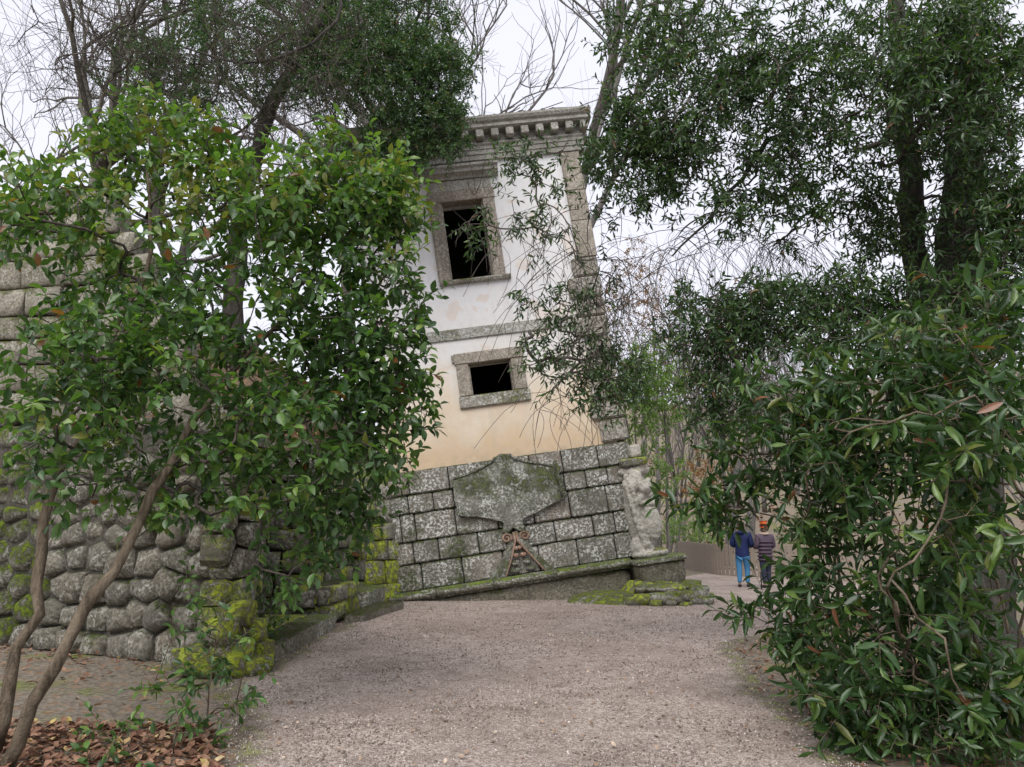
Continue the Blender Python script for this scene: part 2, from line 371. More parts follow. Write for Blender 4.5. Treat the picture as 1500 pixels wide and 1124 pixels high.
PV = LE[:, None] * (1 - tt[None, :, None]) + RE[:, None] * tt[None, :, None]
pz = GH(PV[..., 0], PV[..., 1]); gz = pz + .02 + .006 * vnoise(PV[..., 0], PV[..., 1], 3., 9)
ed = np.minimum(tt, 1 - tt)[None] * np.linalg.norm(RE - LE, axis=1)[:, None]
gz = gz - .035 * (1 - sm(0, .25, ed)); edge = 1 - sm(.0, .75, ed)
idx = np.arange(150 * nu).reshape(150, nu)
F = np.stack([idx[:-1, :-1], idx[:-1, 1:], idx[1:, 1:], idx[1:, :-1]], -1).reshape(-1, 4)
p = link('gravel_path', mesh_from('gravel_path', np.concatenate([PV, gz[..., None]], -1).reshape(-1, 3), F, M['gravel'], True, {'edge': edge.ravel()}))
tag(p, kind='structure')

# loose gravel on the path: little faceted stones, one mesh
def octa(V0, pos, scl, rot):
    pass
def scatter(name, tmplV, tmplF, pos, R, S, mat, rnd=None, smooth=False):
    V = np.einsum('nij,vj->nvi', R * S[:, None, None] if S.ndim == 1 else R * S[:, None, :], tmplV) + pos[:, None]
    n, v = len(pos), len(tmplV)
    F = (tmplF[None] + (np.arange(n) * v)[:, None, None]).reshape(-1, tmplF.shape[1])
    at = {'rnd': np.repeat(rnd, v)} if rnd is not None else None
    return link(name, mesh_from(name, V.reshape(-1, 3), F, mat, smooth, at))
def randrot(n, tilt=3.14):
    a = rng.uniform(0, 6.283, n); b = rng.uniform(-tilt, tilt, n); c = rng.uniform(-tilt, tilt, n)
    ca, sa, cb, sb, cc, sc = np.cos(a), np.sin(a), np.cos(b), np.sin(b), np.cos(c), np.sin(c); z = np.zeros(n); o = z + 1
    Rz = np.stack([np.stack([ca, -sa, z], -1), np.stack([sa, ca, z], -1), np.stack([z, z, o], -1)], 1)
    Rx = np.stack([np.stack([o, z, z], -1), np.stack([z, cb, -sb], -1), np.stack([z, sb, cb], -1)], 1)
    Ry = np.stack([np.stack([cc, z, sc], -1), np.stack([z, o, z], -1), np.stack([-sc, z, cc], -1)], 1)
    return Rz @ Rx @ Ry
OV = A([1, 0, 0], [-1, 0, 0], [0, 1, 0], [0, -1, 0], [0, 0, .7], [0, 0, -.7]); OV[:4] += [[.1, .2, .1], [.05, -.2, 0], [.2, 0, -.1], [-.1, 0, .1]]
OF = np.array([[0, 2, 4], [2, 1, 4], [1, 3, 4], [3, 0, 4], [2, 0, 5], [1, 2, 5], [3, 1, 5], [0, 3, 5]])
def on_path(n, ymax=17, power=1.6):
    r = rng.random(n) ** power; y = 4.6 + r * (ymax - 4.6); i = np.argmin(np.abs(LE[None, :90, 1] - y[:, None]), 1)
    j = np.argmin(np.abs(RE[None, :90, 1] - y[:, None]), 1); t = rng.random(n)
    return LE[i, 0] * (1 - t) + RE[j, 0] * t, y
M['pebble'] = leaf_mat('gravel_stone', [(0., (.12, .095, .08)), (.5, (.31, .255, .22)), (.85, (.47, .405, .36)), (1., (.72, .66, .61))], trans=0.02, rough=.9, spec=.2)
x, y = on_path(42000); z = GH(x, y) + .022
s = rng.uniform(.004, .0095, len(x)) * (1 + .05 * (y - 5)); s *= 1 + 1.1 * (rng.random(len(x)) > .97)
pb = scatter('loose_gravel', OV, OF, np.stack([x, y, z], -1), randrot(len(x)), s[:, None] * rng.uniform(.6, 1.3, (len(x), 3)), M['pebble'], rng.random(len(x)))
tag(pb, 'pale brown loose gravel strewn over the path', 'gravel', kind='stuff')
# fallen leaves
LTV = A([0, 0, 0], [-.22, .3, .06], [0, .3, -.02], [.22, .3, .07], [-.28, .62, .1], [0, .62, 0], [.28, .62, .12], [0, 1, .12])
LTF = np.array([[0, 2, 1, 1], [0, 3, 2, 2], [1, 2, 5, 4], [2, 3, 6, 5], [4, 5, 7, 7], [5, 6, 7, 7]])
LTF3 = np.array([[0, 2, 1], [0, 3, 2], [1, 2, 5], [1, 5, 4], [2, 3, 6], [2, 6, 5], [4, 5, 7], [5, 6, 7]])
def litter(name, x, y, z, smin, smax, label, mat='leaf_litter'):
    n = len(x); o = scatter(name, LTV, LTF3, np.stack([x, y, z], -1), randrot(n, .55), rng.uniform(smin, smax, n), M[mat], rng.random(n))
    return tag(o, label, 'fallen leaves', kind='stuff')
x, y = on_path(900, 17, 1.1); litter('path_leaves', x, y, GH(x, y) + .035, .025, .06, 'dry brown leaves scattered over the gravel path', 'leaf_pale')
x1, y1 = rng.uniform(-6.2, -1.9, 6500), rng.uniform(4.4, 6.5, 6500); k = (x1 < -1.9 - .5 * np.maximum(0, y1 - 5.3)); x1, y1 = x1[k], y1[k]
x2, y2 = rng.uniform(-8, -3.2, 900), rng.uniform(7, 10.5, 900); k = rng.random(900) < sm(8.0, 9.6, y2 + .25 * (x2 + 5)) * .9 + .1; x2, y2 = x2[k], y2[k]
litter('verge_leaves', np.r_[x1, x2], np.r_[y1, y2], GH(np.r_[x1, x2], np.r_[y1, y2]) + .03,   .045, .095, 'brown leaf litter below the broad-leaved shrub and rubble wall')
x1, y1 = rng.uniform(2.3, 9, 3200), rng.uniform(4.8, 13, 3200); k = x1 > np.interp(y1, RE[:90, 1], RE[:90, 0]) - .1; x1, y1 = x1[k], y1[k]
litter('laurel_litter', x1, y1, GH(x1, y1) + .03, .05, .09, 'brown leaf litter under the laurel thicket')
x1, y1 = rng.uniform(4, 60, 6000), rng.uniform(34, 90, 6000)
litter('hillside_litter', x1, y1, GH(x1, y1) + .05, .2, .5, 'rusty leaf litter covering the wooded hillside')

# ------------------------------------------------------------------ rubble stones and walls
def round_stone(seed, k=3.2, jit=.10):
    r = np.random.default_rng(seed); V = []; idx = {}; F = []
    for a in (-1, 0, 1):
        for b in (-1, 0, 1):
            for c in (-1, 0, 1):
                if max(abs(a), abs(b), abs(c)) < 1: continue
                p = A(a, b, c); q = p / (np.sum(np.abs(p) ** k) ** (1 / k)); idx[(a, b, c)] = len(V)
                V.append(q * (1 + r.uniform(-jit, jit)) + r.uniform(-jit, jit, 3) * .5)
    for ax in range(3):
        for s in (-1, 1):
            for i in (-1, 0):
                for j in (-1, 0):
                    q = []
                    for (di, dj) in ((0, 0), (1, 0), (1, 1), (0, 1)):
                        t = [0, 0, 0]; t[ax] = s; t[(ax + 1) % 3] = i + di; t[(ax + 2) % 3] = j + dj; q.append(idx[tuple(t)])
                    F.append(tuple(q) if s > 0 else tuple(q[::-1]))
    return V, F
STONE = {}
def stone_mesh(mat, i, k=3.2, jit=.10):
    key = (mat, i, k)
    if key not in STONE:
        V, F = round_stone(i * 13 + 5, k, jit); STONE[key] = mesh_from('stone', V, F, M[mat], True)
    return STONE[key]
def put_stone(parent, c, size, axes, mat, name='stone', k=3.2, jit=.10):
    ax, ay, az = axes; s = random.random
    Mx = Matrix(((ax[0] * size[0], ay[0] * size[1], az[0] * size[2], c[0]), (ax[1] * size[0], ay[1] * size[1], az[1] * size[2], c[1]), (ax[2] * size[0], ay[2] * size[1], az[2] * size[2], c[2]), (0, 0, 0, 1)))
    return link(name, stone_mesh(mat, random.randrange(10), k, jit), parent, M=Mx)
def clip_poly(P_, nx_, ny_, c):
    "keep the side nx*x + ny*y <= c"
    out = []
    for i in range(len(P_)):
        p, q = P_[i], P_[(i + 1) % len(P_)]; dp = nx_ * p[0] + ny_ * p[1] - c; dq = nx_ * q[0] + ny_ * q[1] - c
        if dp <= 0: out.append(p)
        if dp * dq < 0: t = dp / (dp - dq); out.append((p[0] + t * (q[0] - p[0]), p[1] + t * (q[1] - p[1])))
    return out
def face(parent, p0, p1, z0, top, hr, wr, depth, matf, lean=0.0, k=3.2, jit=.10, name='stone', skip=None, rough=.05, joint=.026):
    "masonry on a face from p0 to p1 (seen with p0 on the left): every stone a solid with its own outline"
    p0 = A(*p0); p1 = A(*p1); L = np.linalg.norm(p1 - p0); u = (p1 - p0) / L; n = A(u[1], -u[0])   # n faces the viewer
    coursed = k >= 4
    cells = []; z = z0; seeds = []
    while z < 12:
        h = random.uniform(*hr); x = -random.uniform(0, wr[1]); any_ = False
        while x < L:
            w = random.uniform(*wr)
            tp = top(min(max(x + w / 2, 0), L) / L)
            if z + h * .5 < tp:
                any_ = True
                if coursed:
                    xa, xb = max(x, 0), min(x + w, L)
                    if xb - xa > .1:
                        j = lambda: random.uniform(-.018, .018)
                        cells.append([(xa + j(), z + j()), ((xa + xb) / 2, z + j()), (xb + j(), z + j()), (xb + j(), z + h / 2), (xb + j(), min(z + h, tp + .05) + j()), ((xa + xb) / 2, min(z + h, tp + .05) + j()), (xa + j(), min(z + h, tp + .05) + j()), (xa + j(), z + h / 2)])
                else:
                    seeds.append((x + w / 2 + random.uniform(-.07, .07), z + h / 2 + random.uniform(-.09, .09), tp))
            x += w
        z += h
        if not any_: break
    if seeds:
        S = np.array(seeds); ar = (wr[0] + wr[1]) / (hr[0] + hr[1]) * .85
        for i in range(len(S)):
            poly = [(0, z0 - .05), (L, z0 - .05), (L, S[i, 2]), (0, S[i, 2])]
            if not (-.05 < S[i, 0] < L + .05): continue
            d = np.hypot((S[:, 0] - S[i, 0]) / ar, S[:, 1] - S[i, 1]); 
            for q in np.argsort(d)[1:16]:
                dx, dz = (S[q, 0] - S[i, 0]) / ar ** 2, S[q, 1] - S[i, 1]
                c = dx * (S[i, 0] + S[q, 0]) / 2 + dz * (S[i, 1] + S[q, 1]) / 2
                poly = clip_poly(poly, dx, dz, c)
                if len(poly) < 3: break
            if len(poly) >= 3: cells.append(poly)
    for poly in cells:
        P_ = np.array(poly); c = P_.mean(0); ext = P_.max(0) - P_.min(0)
        if ext.min() < .07: continue
        P_ = c + (P_ - c) * (1 - joint / ext)                        # joint
        out = random.uniform(-rough, rough); tl, tr = random.uniform(-.10, .10), random.uniform(-.12, .12)
        V = []; m_ = len(P_)
        def pt(s_, z_, o_): 
            q = p0 + u * s_ + n * (o_ - lean * (z_ - z0)); return (q[0], q[1], z_)
        bul = .05 if not coursed else .022
        for sc, o_ in ((.97, -2 * depth), (1.0, -bul * 1.7), (.80 if not coursed else .90, 0.0), (.42, bul * .55)):
            for p in P_:
                q = c + (p - c) * sc + (np.array([random.uniform(-1, 1), random.uniform(-1, 1)]) * (.014 if sc < 1 else .006))
                V.append(pt(q[0], q[1], o_ + out + tl * (q[0] - c[0]) + tr * (q[1] - c[1]) + random.uniform(-.012, .012) * (o_ > -.2)))
        F = [(r * m_ + i, r * m_ + (i + 1) % m_, (r + 1) * m_ + (i + 1) % m_, (r + 1) * m_ + i) for r in range(3) for i in range(m_)]
        F.append(tuple(3 * m_ + i for i in range(m_)))
        me = mesh_from(name, V, F, M[matf(min(max(c[0] / L, 0), 1), c[1], 0)])
        me.polygons.foreach_set('use_smooth', np.array([0] * m_ + [1] * (len(F) - m_), bool))
        link(name, me, parent)
def core_prism(parent, outline, z0, z1, mat='core', name='core', inset=0):
    "solid core: plan outline with per-corner top heights"
    n = len(outline); tops = z1 if isinstance(z1, (list, tuple)) else [z1] * n
    V = [(p[0], p[1], z0) for p in outline] + [(p[0], p[1], t) for p, t in zip(outline, tops)]
    m = MB(); m.add(V, [tuple(range(n)), tuple(range(n, 2 * n))] + [(i, (i + 1) % n, (i + 1) % n + n, i + n) for i in range(n)])
    return m.build(name, M[mat], parent)

# long rubble retaining wall on the left
wa = thing('rubble_wall', (0, 0, 0), 'tall mossy rubble retaining wall of rounded stones behind the broad-leaved shrub', 'wall')
def wa_top(t): return 3.05 + .12 * math.sin(9 * t) - .0 * t + (.25 if t < .3 else 0)
def wa_mat(t, z, tp): return 'rubble_moss' if t < .42 + .1 * random.random() else ('rubble' if t < .93 or random.random() < .5 else 'mossy')
face(wa, (-9.6, 11.9), (-3.2, 8.85), 0.0, wa_top, (.24, .40), (.28, .68), .17, wa_mat, lean=.04)
face(wa, (-3.2, 8.78), (-3.42, 10.6), 0.0, lambda t: 2.95 - .2 * t, (.22, .36), (.28, .5), .16, lambda t, z, tp: 'mossy', lean=.03)
face(wa, (-3.44, 10.62), (-4.35, 12.75), 0.0, lambda t: 2.75, (.3, .46), (.35, .7), .16, lambda t, z, tp: 'shaded_rubble', k=5)
core_prism(wa, [(-9.6, 12.02), (-3.34, 9.05), (-3.54, 10.7), (-4.5, 12.8), (-4.5, 13.2), (-9.6, 14.5)], -.3, [3.0, 2.9, 2.7, 2.7, 2.85, 3.3])
# mossy stones heaped at the foot of its corner
for (x, y, z, a, b, c) in [(-3.10, 8.62, .16, .24, .2, .2), (-2.98, 8.98, .14, .2, .22, .17), (-3.22, 8.55, .45, .2, .18, .16), (-3.04, 9.0, .40, .18, .2, .15), (-3.0, 8.72, .06, .3, .25, .12), (-3.12, 8.8, .62, .16, .2, .15), (-3.45, 8.55, .15, .25, .2, .18)]:
    put_stone(wa, (x, y, z), (a, b, c), (A(1, 0, 0), A(0, 1, 0), A(0, 0, 1)), 'mossy', k=3.8, jit=.16)

# recess wall between the retaining wall and the buttress
wb = thing('recess_wall', (0, 0, 0), 'shade-darkened stone wall of large blocks set back in the recess between rubble wall and buttress', 'wall')
face(wb, (-4.9, 12.55), (-3.42, 12.95), 0.0, lambda t: 2.75 + .3 * t, (.34, .48), (.45, .85), .16, lambda t, z, tp: 'shaded_rubble', k=5, jit=.05)
face(wb, (-3.42, 12.95), (-3.3, 15.9), 0.0, lambda t: 3.05 - .5 * t, (.34, .46), (.4, .7), .16, lambda t, z, tp: 'mossy' if random.random() < .7 else 'shaded_rubble', k=5, jit=.05)
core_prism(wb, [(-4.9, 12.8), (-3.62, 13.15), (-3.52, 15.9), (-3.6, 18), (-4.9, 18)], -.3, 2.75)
# low mossy wall in front of it
lw = thing('low_wall', (0, 0, 0), 'low moss-edged stone block wall beside the steps', 'wall')
face(lw, (-3.5, 12.5), (-2.98, 12.55), 0.0, lambda t: .66, (.26, .36), (.3, .55), .15, lambda t, z, tp: 'shaded_rubble', k=4.5, jit=.06)
face(lw, (-2.98, 12.55), (-2.82, 14.35), 0.0, lambda t: .72, (.26, .36), (.35, .6), .15, lambda t, z, tp: 'mossy', k=4.5, jit=.06)
core_prism(lw, [(-3.5, 12.72), (-3.16, 12.75), (-3.0, 14.3), (-3.5, 14.4)], -.2, .62)
# ledge of slabs along the path
def slab(parent, name, plan, z0, z1, mat, c=.02):
    import bmesh
    n = len(plan); me = bpy.data.meshes.new(name); bm = bmesh.new()
    vs_ = [bm.verts.new((p[0], p[1], z0)) for p in plan] + [bm.verts.new((p[0], p[1], z1 + random.uniform(-.012, .012))) for p in plan]
    bm.faces.new(vs_[:n][::-1]); bm.faces.new(vs_[n:])
    for i in range(n): bm.faces.new((vs_[i], vs_[(i + 1) % n], vs_[(i + 1) % n + n], vs_[i + n]))
    bmesh.ops.bevel(bm, geom=list(bm.edges), offset=c, segments=1, affect='EDGES'); bmesh.ops.recalc_face_normals(bm, faces=bm.faces)
    bm.to_mesh(me); bm.free(); me.materials.append(M[mat]); return link(name, me, parent)
lg = thing('stone_ledge', (0, 0, 0), 'low mossy ledge of flat stone slabs along the path edge', 'ledge')
ys = [9.15, 9.75, 10.5, 11.3, 12.0, 12.55]
for a, b_ in zip(ys[:-1], ys[1:]):
    xr = lambda y: -2.86 - .02 * math.sin(y * 3)
    slab(lg, 'slab', [(-3.3, a + .01), (xr(a), a + .01), (xr(b_), b_ - .012), (-3.3, b_ - .012)], -.1, .20, 'plinth' if a < 11 else 'ledge', .022)
for a, b_ in ((9.3, 10.6), (10.6, 11.7), (11.7, 12.5)):
    slab(lg, 'slab', [(-4.2, a + .01), (-3.31, a + .01), (-3.31, b_ - .012), (-4.2, b_ - .012)], -.1, .19, 'mossy' if a > 10 else 'ledge', .02)
# steps
st1 = slab(None, 'doorstep', [(-2.82, 12.95), (-2.52, 13.1), (-2.12, 15.1), (-2.75, 15.3)], -.06, .13, 'plinth', .025)
tag(st1, 'flat grey stone step lying on the gravel beside the buttress', 'step')
st2 = slab(None, 'doorstep', [(-3.25, 14.45), (-2.72, 14.5), (-2.62, 15.85), (-3.2, 15.9)], -.06, .40, 'ledge', .03)
tag(st2, 'raised mossy stone step at the foot of the buttress', 'step')

# buttress against the house
bt = thing('buttress', (0, 0, 0), 'sloping buttress covered in bright yellow-green moss against the leaning house', 'buttress')
def bt_top(t): return 2.65 - .25 * t
face(bt, (-3.08, 15.95), (-2.40, 16.72), 0.0, bt_top, (.34, .56), (.3, .65), .15, lambda t, z, tp: 'mossy', lean=.10, k=5, rough=.02, joint=.012)
face(bt, (-3.9, 16.2), (-3.1, 15.98), 0.0, lambda t: 2.6, (.34, .48), (.4, .7), .15, lambda t, z, tp: 'shaded_rubble', lean=.08, k=5, jit=.05)
core_prism(bt, [(-3.9, 16.4), (-3.2, 16.2), (-2.62, 16.85), (-2.7, 18.2), (-3.9, 18.2)], -.2, [2.75, 2.62, 2.45, 3.1, 3.1], 'moss_core')

# terrace soil behind the walls and the upper wall
tv = []; TX = np.r_[np.linspace(-16, -4.42, 26), -4.4]; TY = np.linspace(9, 26, 34); tX, tY = np.meshgrid(TX, TY)
def TH(x, y):
    fr = 11.9 - (x + 9.6) * .4766                       # line of the rubble wall's front
    d = y - fr - .9
    z = 2.98 + (.08 + .2 * sm(-4, -7, x)) * np.clip(d, 0, 6) + 1.6 * sm(3.5, 5.5, d) * sm(-3.6, -7, x)
    z = z + .05 * vnoise(x, y, 1.9, 11)
    z = np.where(d < -.1, 2.9 - 0 * z, z)
    return z
tZ = TH(tX, tY); tZ[:, -1] = -.3; nx, ny = len(TX), len(TY); ii = np.arange(nx * ny).reshape(ny, nx)
F = np.stack([ii[:-1, :-1], ii[:-1, 1:], ii[1:, 1:], ii[1:, :-1]], -1).reshape(-1, 4)
fr = 11.9 - (tX + 9.6) * .4766; keep = ((tY - fr) > .35).ravel()
F = F[keep[F].all(1)]
t_ = link('terrace', mesh_from('terrace', np.stack([tX, tY, tZ], -1).reshape(-1, 3), F, M['terrace'], True)); tag(t_, kind='structure')
x1, y1 = rng.uniform(-10, -3.7, 2200), rng.uniform(9.5, 16, 2200); k = (y1 - (11.9 - (x1 + 9.6) * .4766)) > .5
x1, y1 = x1[k], y1[k]; litter('terrace_leaves', x1, y1, TH(x1, y1) + .04, .07, .15, 'orange-brown fallen leaves on the terrace above the rubble wall')

uw = thing('upper_wall', (0, 0, 0), 'high pale wall of big tufa blocks with moss above the terrace', 'wall')
uwp0, uwp1 = (-11.5, 14.6), (-6.0, 13.7)
def uw_top(t): return 8.5 - 3.6 * sm(.55, 1.0, t) + .1 * math.sin(30 * t)
face(uw, uwp0, uwp1, 3.6, uw_top, (.42, .62), (.7, 1.3), .22, lambda t, z, tp: 'upper', k=7, jit=.035)
core_prism(uw, [(-11.5, 14.95), (-8.2, 14.4), (-7.2, 14.25), (-6.3, 14.1), (-6.4, 16.5), (-11.5, 16.5)], 2.6, [8.1, 8.1, 6.9, 4.7, 4.7, 8.1])

# ------------------------------------------------------------------ the leaning house
Ry, Rr, Rb = rad(4.2), rad(8.4), rad(.6)
uu = A(math.cos(Rr), 0, math.sin(Rr)); vv = A(-math.sin(Rr), 0, math.cos(Rr)) * math.cos(Rb) + A(0, 1, 0) * math.sin(Rb)
Zr = np.array([[math.cos(Ry), -math.sin(Ry), 0], [math.sin(Ry), math.cos(Ry), 0], [0, 0, 1]])
uu = Zr @ uu; vv = Zr @ vv; dd = np.cross(vv, uu)
HM = Matrix(((uu[0], dd[0], vv[0], -2.38), (uu[1], dd[1], vv[1], 16.75), (uu[2], dd[2], vv[2], 0), (0, 0, 0, 1)))
house = thing('leaning_house', None, 'small tilted stone house with white and ochre plaster, two dark windows and carved base', 'house', M=HM)
U0, U1, DEP = -.1, 5.62, 5.2
# plaster front wall with two openings
def wall_cells(us, vs_, holes, y0, y1):
    m = MB(); nu_, nv_ = len(us) - 1, len(vs_) - 1
    solid = lambda i, j: 0 <= i < nu_ and 0 <= j < nv_ and not any(a <= (us[i] + us[i + 1]) / 2 <= b and c <= (vs_[j] + vs_[j + 1]) / 2 <= d for a, b, c, d in holes)
    for i in range(nu_):
        for j in range(nv_):
            if not solid(i, j): continue
            a, b, c, d = us[i], us[i + 1], vs_[j], vs_[j + 1]
            m.add([(a, y0, c), (b, y0, c), (b, y0, d), (a, y0, d)], [(0, 1, 2, 3)]); m.add([(a, y1, c), (b, y1, c), (b, y1, d), (a, y1, d)], [(3, 2, 1, 0)])
            if not solid(i - 1, j): m.add([(a, y0, c), (a, y1, c), (a, y1, d), (a, y0, d)], [(3, 2, 1, 0)])
            if not solid(i + 1, j): m.add([(b, y0, c), (b, y1, c), (b, y1, d), (b, y0, d)], [(0, 1, 2, 3)])
            if not solid(i, j - 1): m.add([(a, y0, c), (b, y0, c), (b, y1, c), (a, y1, c)], [(3, 2, 1, 0)])
            if not solid(i, j + 1): m.add([(a, y0, d), (b, y0, d), (b, y1, d), (a, y1, d)], [(0, 1, 2, 3)])
    return m
m = wall_cells([U0, 2.0, 2.1, 3.02, 3.14, 5.3], [2.76, 4.28, 5.08, 7.1, 9.15, 10.2], [(2.0, 3.02, 7.1, 9.15), (2.1, 3.14, 4.28, 5.08)], 0, .5)
m.build('front_wall', M['plaster'], house, fix=False)
MB().box(U0, U0 + .5, .5, DEP, 2.6, 10.6).build('side_wall', M['plaster'], house)
MB().box(U1 - .5, U1 - .02, .5, DEP, 2.6, 10.6).build('side_wall', M['plaster'], house)
MB().box(U0, U1 - .02, DEP, DEP + .5, -2, 10.6).build('rear_wall', M['plaster'], house)
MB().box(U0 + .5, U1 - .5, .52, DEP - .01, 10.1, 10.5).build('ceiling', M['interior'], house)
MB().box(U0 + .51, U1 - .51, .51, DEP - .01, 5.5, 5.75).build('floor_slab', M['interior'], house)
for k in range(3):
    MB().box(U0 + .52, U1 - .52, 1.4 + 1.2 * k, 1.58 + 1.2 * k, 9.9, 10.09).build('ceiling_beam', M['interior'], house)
MB().box(U0 + .51, U0 + .53, .52, DEP - .02, 2.8, 10.1).box(U1 - .53, U1 - .51, .52, DEP - .02, 2.8, 10.1).box(U0 + .54, U1 - .54, DEP - .04, DEP - .02, 2.8, 10.1).build('shade_lining', M['interior'], house)  # added dark sheets over the room walls, shade behind the windows
MB().box(U0 - .02, U1 - .05, .12, DEP, -2.2, 2.76).build('base_core', M['core'], house)
# ashlar blocks of the base
rows = [(.15, .73, [-.12, .47, 1.38, 2.30, 3.10, 3.98, 4.84, 5.45]), (.73, 1.21, [-.12, .35, .91, 1.80, 2.62, 3.54, 4.42, 4.92, 5.5]), (1.21, 1.82, [-.12, .14, .46, 1.36, 2.30, 3.12, 3.96, 4.83, 5.5]), (1.82, 2.24, [-.1, .36, .92, 1.38, 2.35, 3.3, 3.93, 4.43, 4.94, 5.52]), (2.24, 2.78, [-.1, .42, 1.33, 2.40, 3.2, 3.95, 4.79, 5.54])]
J = .011
for (v0, v1, js) in rows:
    for a, b_ in zip(js[:-1], js[1:]):
        t = random.uniform(-.012, .012) - (.03 if b_ > 4.5 else 0)
        MB().box(a + J, b_ - J, -.03 + t, .3, v0 + J, v1 - J, .028).build('block', M['tufa'], house)
# rounded ledge and plinth
def arc(cy, cz, r, a0, a1, n): return [(cy + r * math.cos(rad(a0 + (a1 - a0) * i / (n - 1))), cz + r * math.sin(rad(a0 + (a1 - a0) * i / (n - 1)))) for i in range(n)]
m = MB(); prof = [(.1, .16)] + arc(-.21, .075, .085, 90, 270, 8) + [(-.12, -.02), (-.12, -.06), (.1, -.06)]
cuts = [-.35, .75, 2.0, 3.4, 5.09]
for a, b_ in zip(cuts[:-1], cuts[1:]):
    mm = MB(); n = 7; P_ = len(prof)
    for i in range(n):
        xx = a + .006 + (b_ - a - .012) * i / (n - 1)
        mm.V += [(xx, p[0] + random.uniform(-.009, .009), p[1] + random.uniform(-.009, .009)) for p in prof]
    mm.F += [(i * P_ + j, i * P_ + (j + 1) % P_, (i + 1) * P_ + (j + 1) % P_, (i + 1) * P_ + j) for i in range(n - 1) for j in range(P_)]
    mm.F += [tuple(range(P_)), tuple(range((n - 1) * P_, n * P_))]
    mm.build('ledge_moulding', M['ledge'], house, smooth=True)
def rough_block(name, x0, x1, y0, y1, z0, z1, mat, parent, n=6, amp=.02, taper=0.0, rnd=.1, smooth=True):
    "block with softened edges and an uneven, weathered face"
    import bmesh
    bm = bmesh.new(); bmesh.ops.create_cube(bm, size=2); bmesh.ops.subdivide_edges(bm, edges=bm.edges, cuts=n, use_grid_fill=True)
    for v in bm.verts:
        p = A(*v.co); k = 1 / rnd
        q = p / (np.sum(np.abs(p) ** k) ** (1 / k))
        q = q + amp * A(*[vnoise(p[0] * 2 + i, p[1] * 2 + p[2] * 3 + i * 7, 1.6, 21 + i) for i in range(3)])
        tz = (q[2] + 1) / 2; f = 1 - taper * (1 - tz)
        v.co = ((x0 + x1) / 2 + q[0] * f * (x1 - x0) / 2, (y0 + y1) / 2 + q[1] * f * (y1 - y0) / 2, z0 + tz * (z1 - z0))
    me = bpy.data.meshes.new(name); bm.to_mesh(me); bm.free(); me.materials.append(M[mat])
    me.polygons.foreach_set('use_smooth', np.ones(len(me.polygons), bool)); return link(name, me, parent)
rough_block('plinth', -.3, 5.06, -.13, .6, -1.9, -.05, 'plinth', house, 12, .015, 0, .06)
rough_block('pedestal', 5.10, 6.22, -.75, .35, -.56, .02, 'plinth', house, 7, .03, .16, .12)
rough_block('pedestal_rim', 5.07, 6.26, -.80, .38, -.02, .10, 'ledge', house, 7, .02, .03, .10)
# carved tablet
tab = [(1.40, 2.44), (1.41, 2.0), (1.43, 1.64), (1.60, 1.58), (1.82, 1.55), (2.10, 1.46), (2.40, 1.34), (2.42, 1.24), (2.36, 1.14), (2.44, 1.08), (2.52, 1.12), (2.60, 1.19), (2.70, 1.12), (2.80, 1.07), (2.88, 1.14), (2.83, 1.25), (2.87, 1.35), (3.15, 1.43), (3.45, 1.54), (3.79, 1.66), (3.76, 2.0), (3.72, 2.42), (3.45, 2.50), (3.1, 2.60), (2.86, 2.70), (2.75, 2.84), (2.55, 2.87), (2.42, 2.80), (2.34, 2.70), (2.1, 2.60), (1.75, 2.50)]
def domed(name, pts, y_edge, y_mid, y_back, mat, parent):
    "outline with a gently domed front: rings shrunk toward the middle"
    pts = A(*pts) if False else np.array(pts); c = pts.mean(0); V = []; n = len(pts)
    rings = [(1.0, y_back), (1.0, y_edge), (.975, y_edge - .02), (.8, y_edge + .35 * (y_mid - y_edge) - .02), (.5, y_edge + .8 * (y_mid - y_edge) - .02), (.2, y_mid - .02)]
    for s_, y_ in rings: V += [(c[0] + (p[0] - c[0]) * s_, y_ + random.uniform(-.004, .004), c[1] + (p[1] - c[1]) * s_) for p in pts]
    F = [(r * n + i, r * n + (i + 1) % n, (r + 1) * n + (i + 1) % n, (r + 1) * n + i) for r in range(len(rings) - 1) for i in range(n)]
    F += [tuple((len(rings) - 1) * n + i for i in range(n))]
    m = MB(); m.V = V; m.F = F; return m.build(name, M[mat], parent)
tablet = domed('tablet', tab, -.13, -.19, .05, 'plaque', house); tablet['label'] = 'large carved mossy heraldic tablet on the base'
def tube_part(name, pts, radii, mat, parent, k=8, flat=1.0):
    V, F = tube(np.array(pts, float), radii, k); V = np.array(V)
    return link(name, mesh_from(name, V, F, M[mat], True), parent)
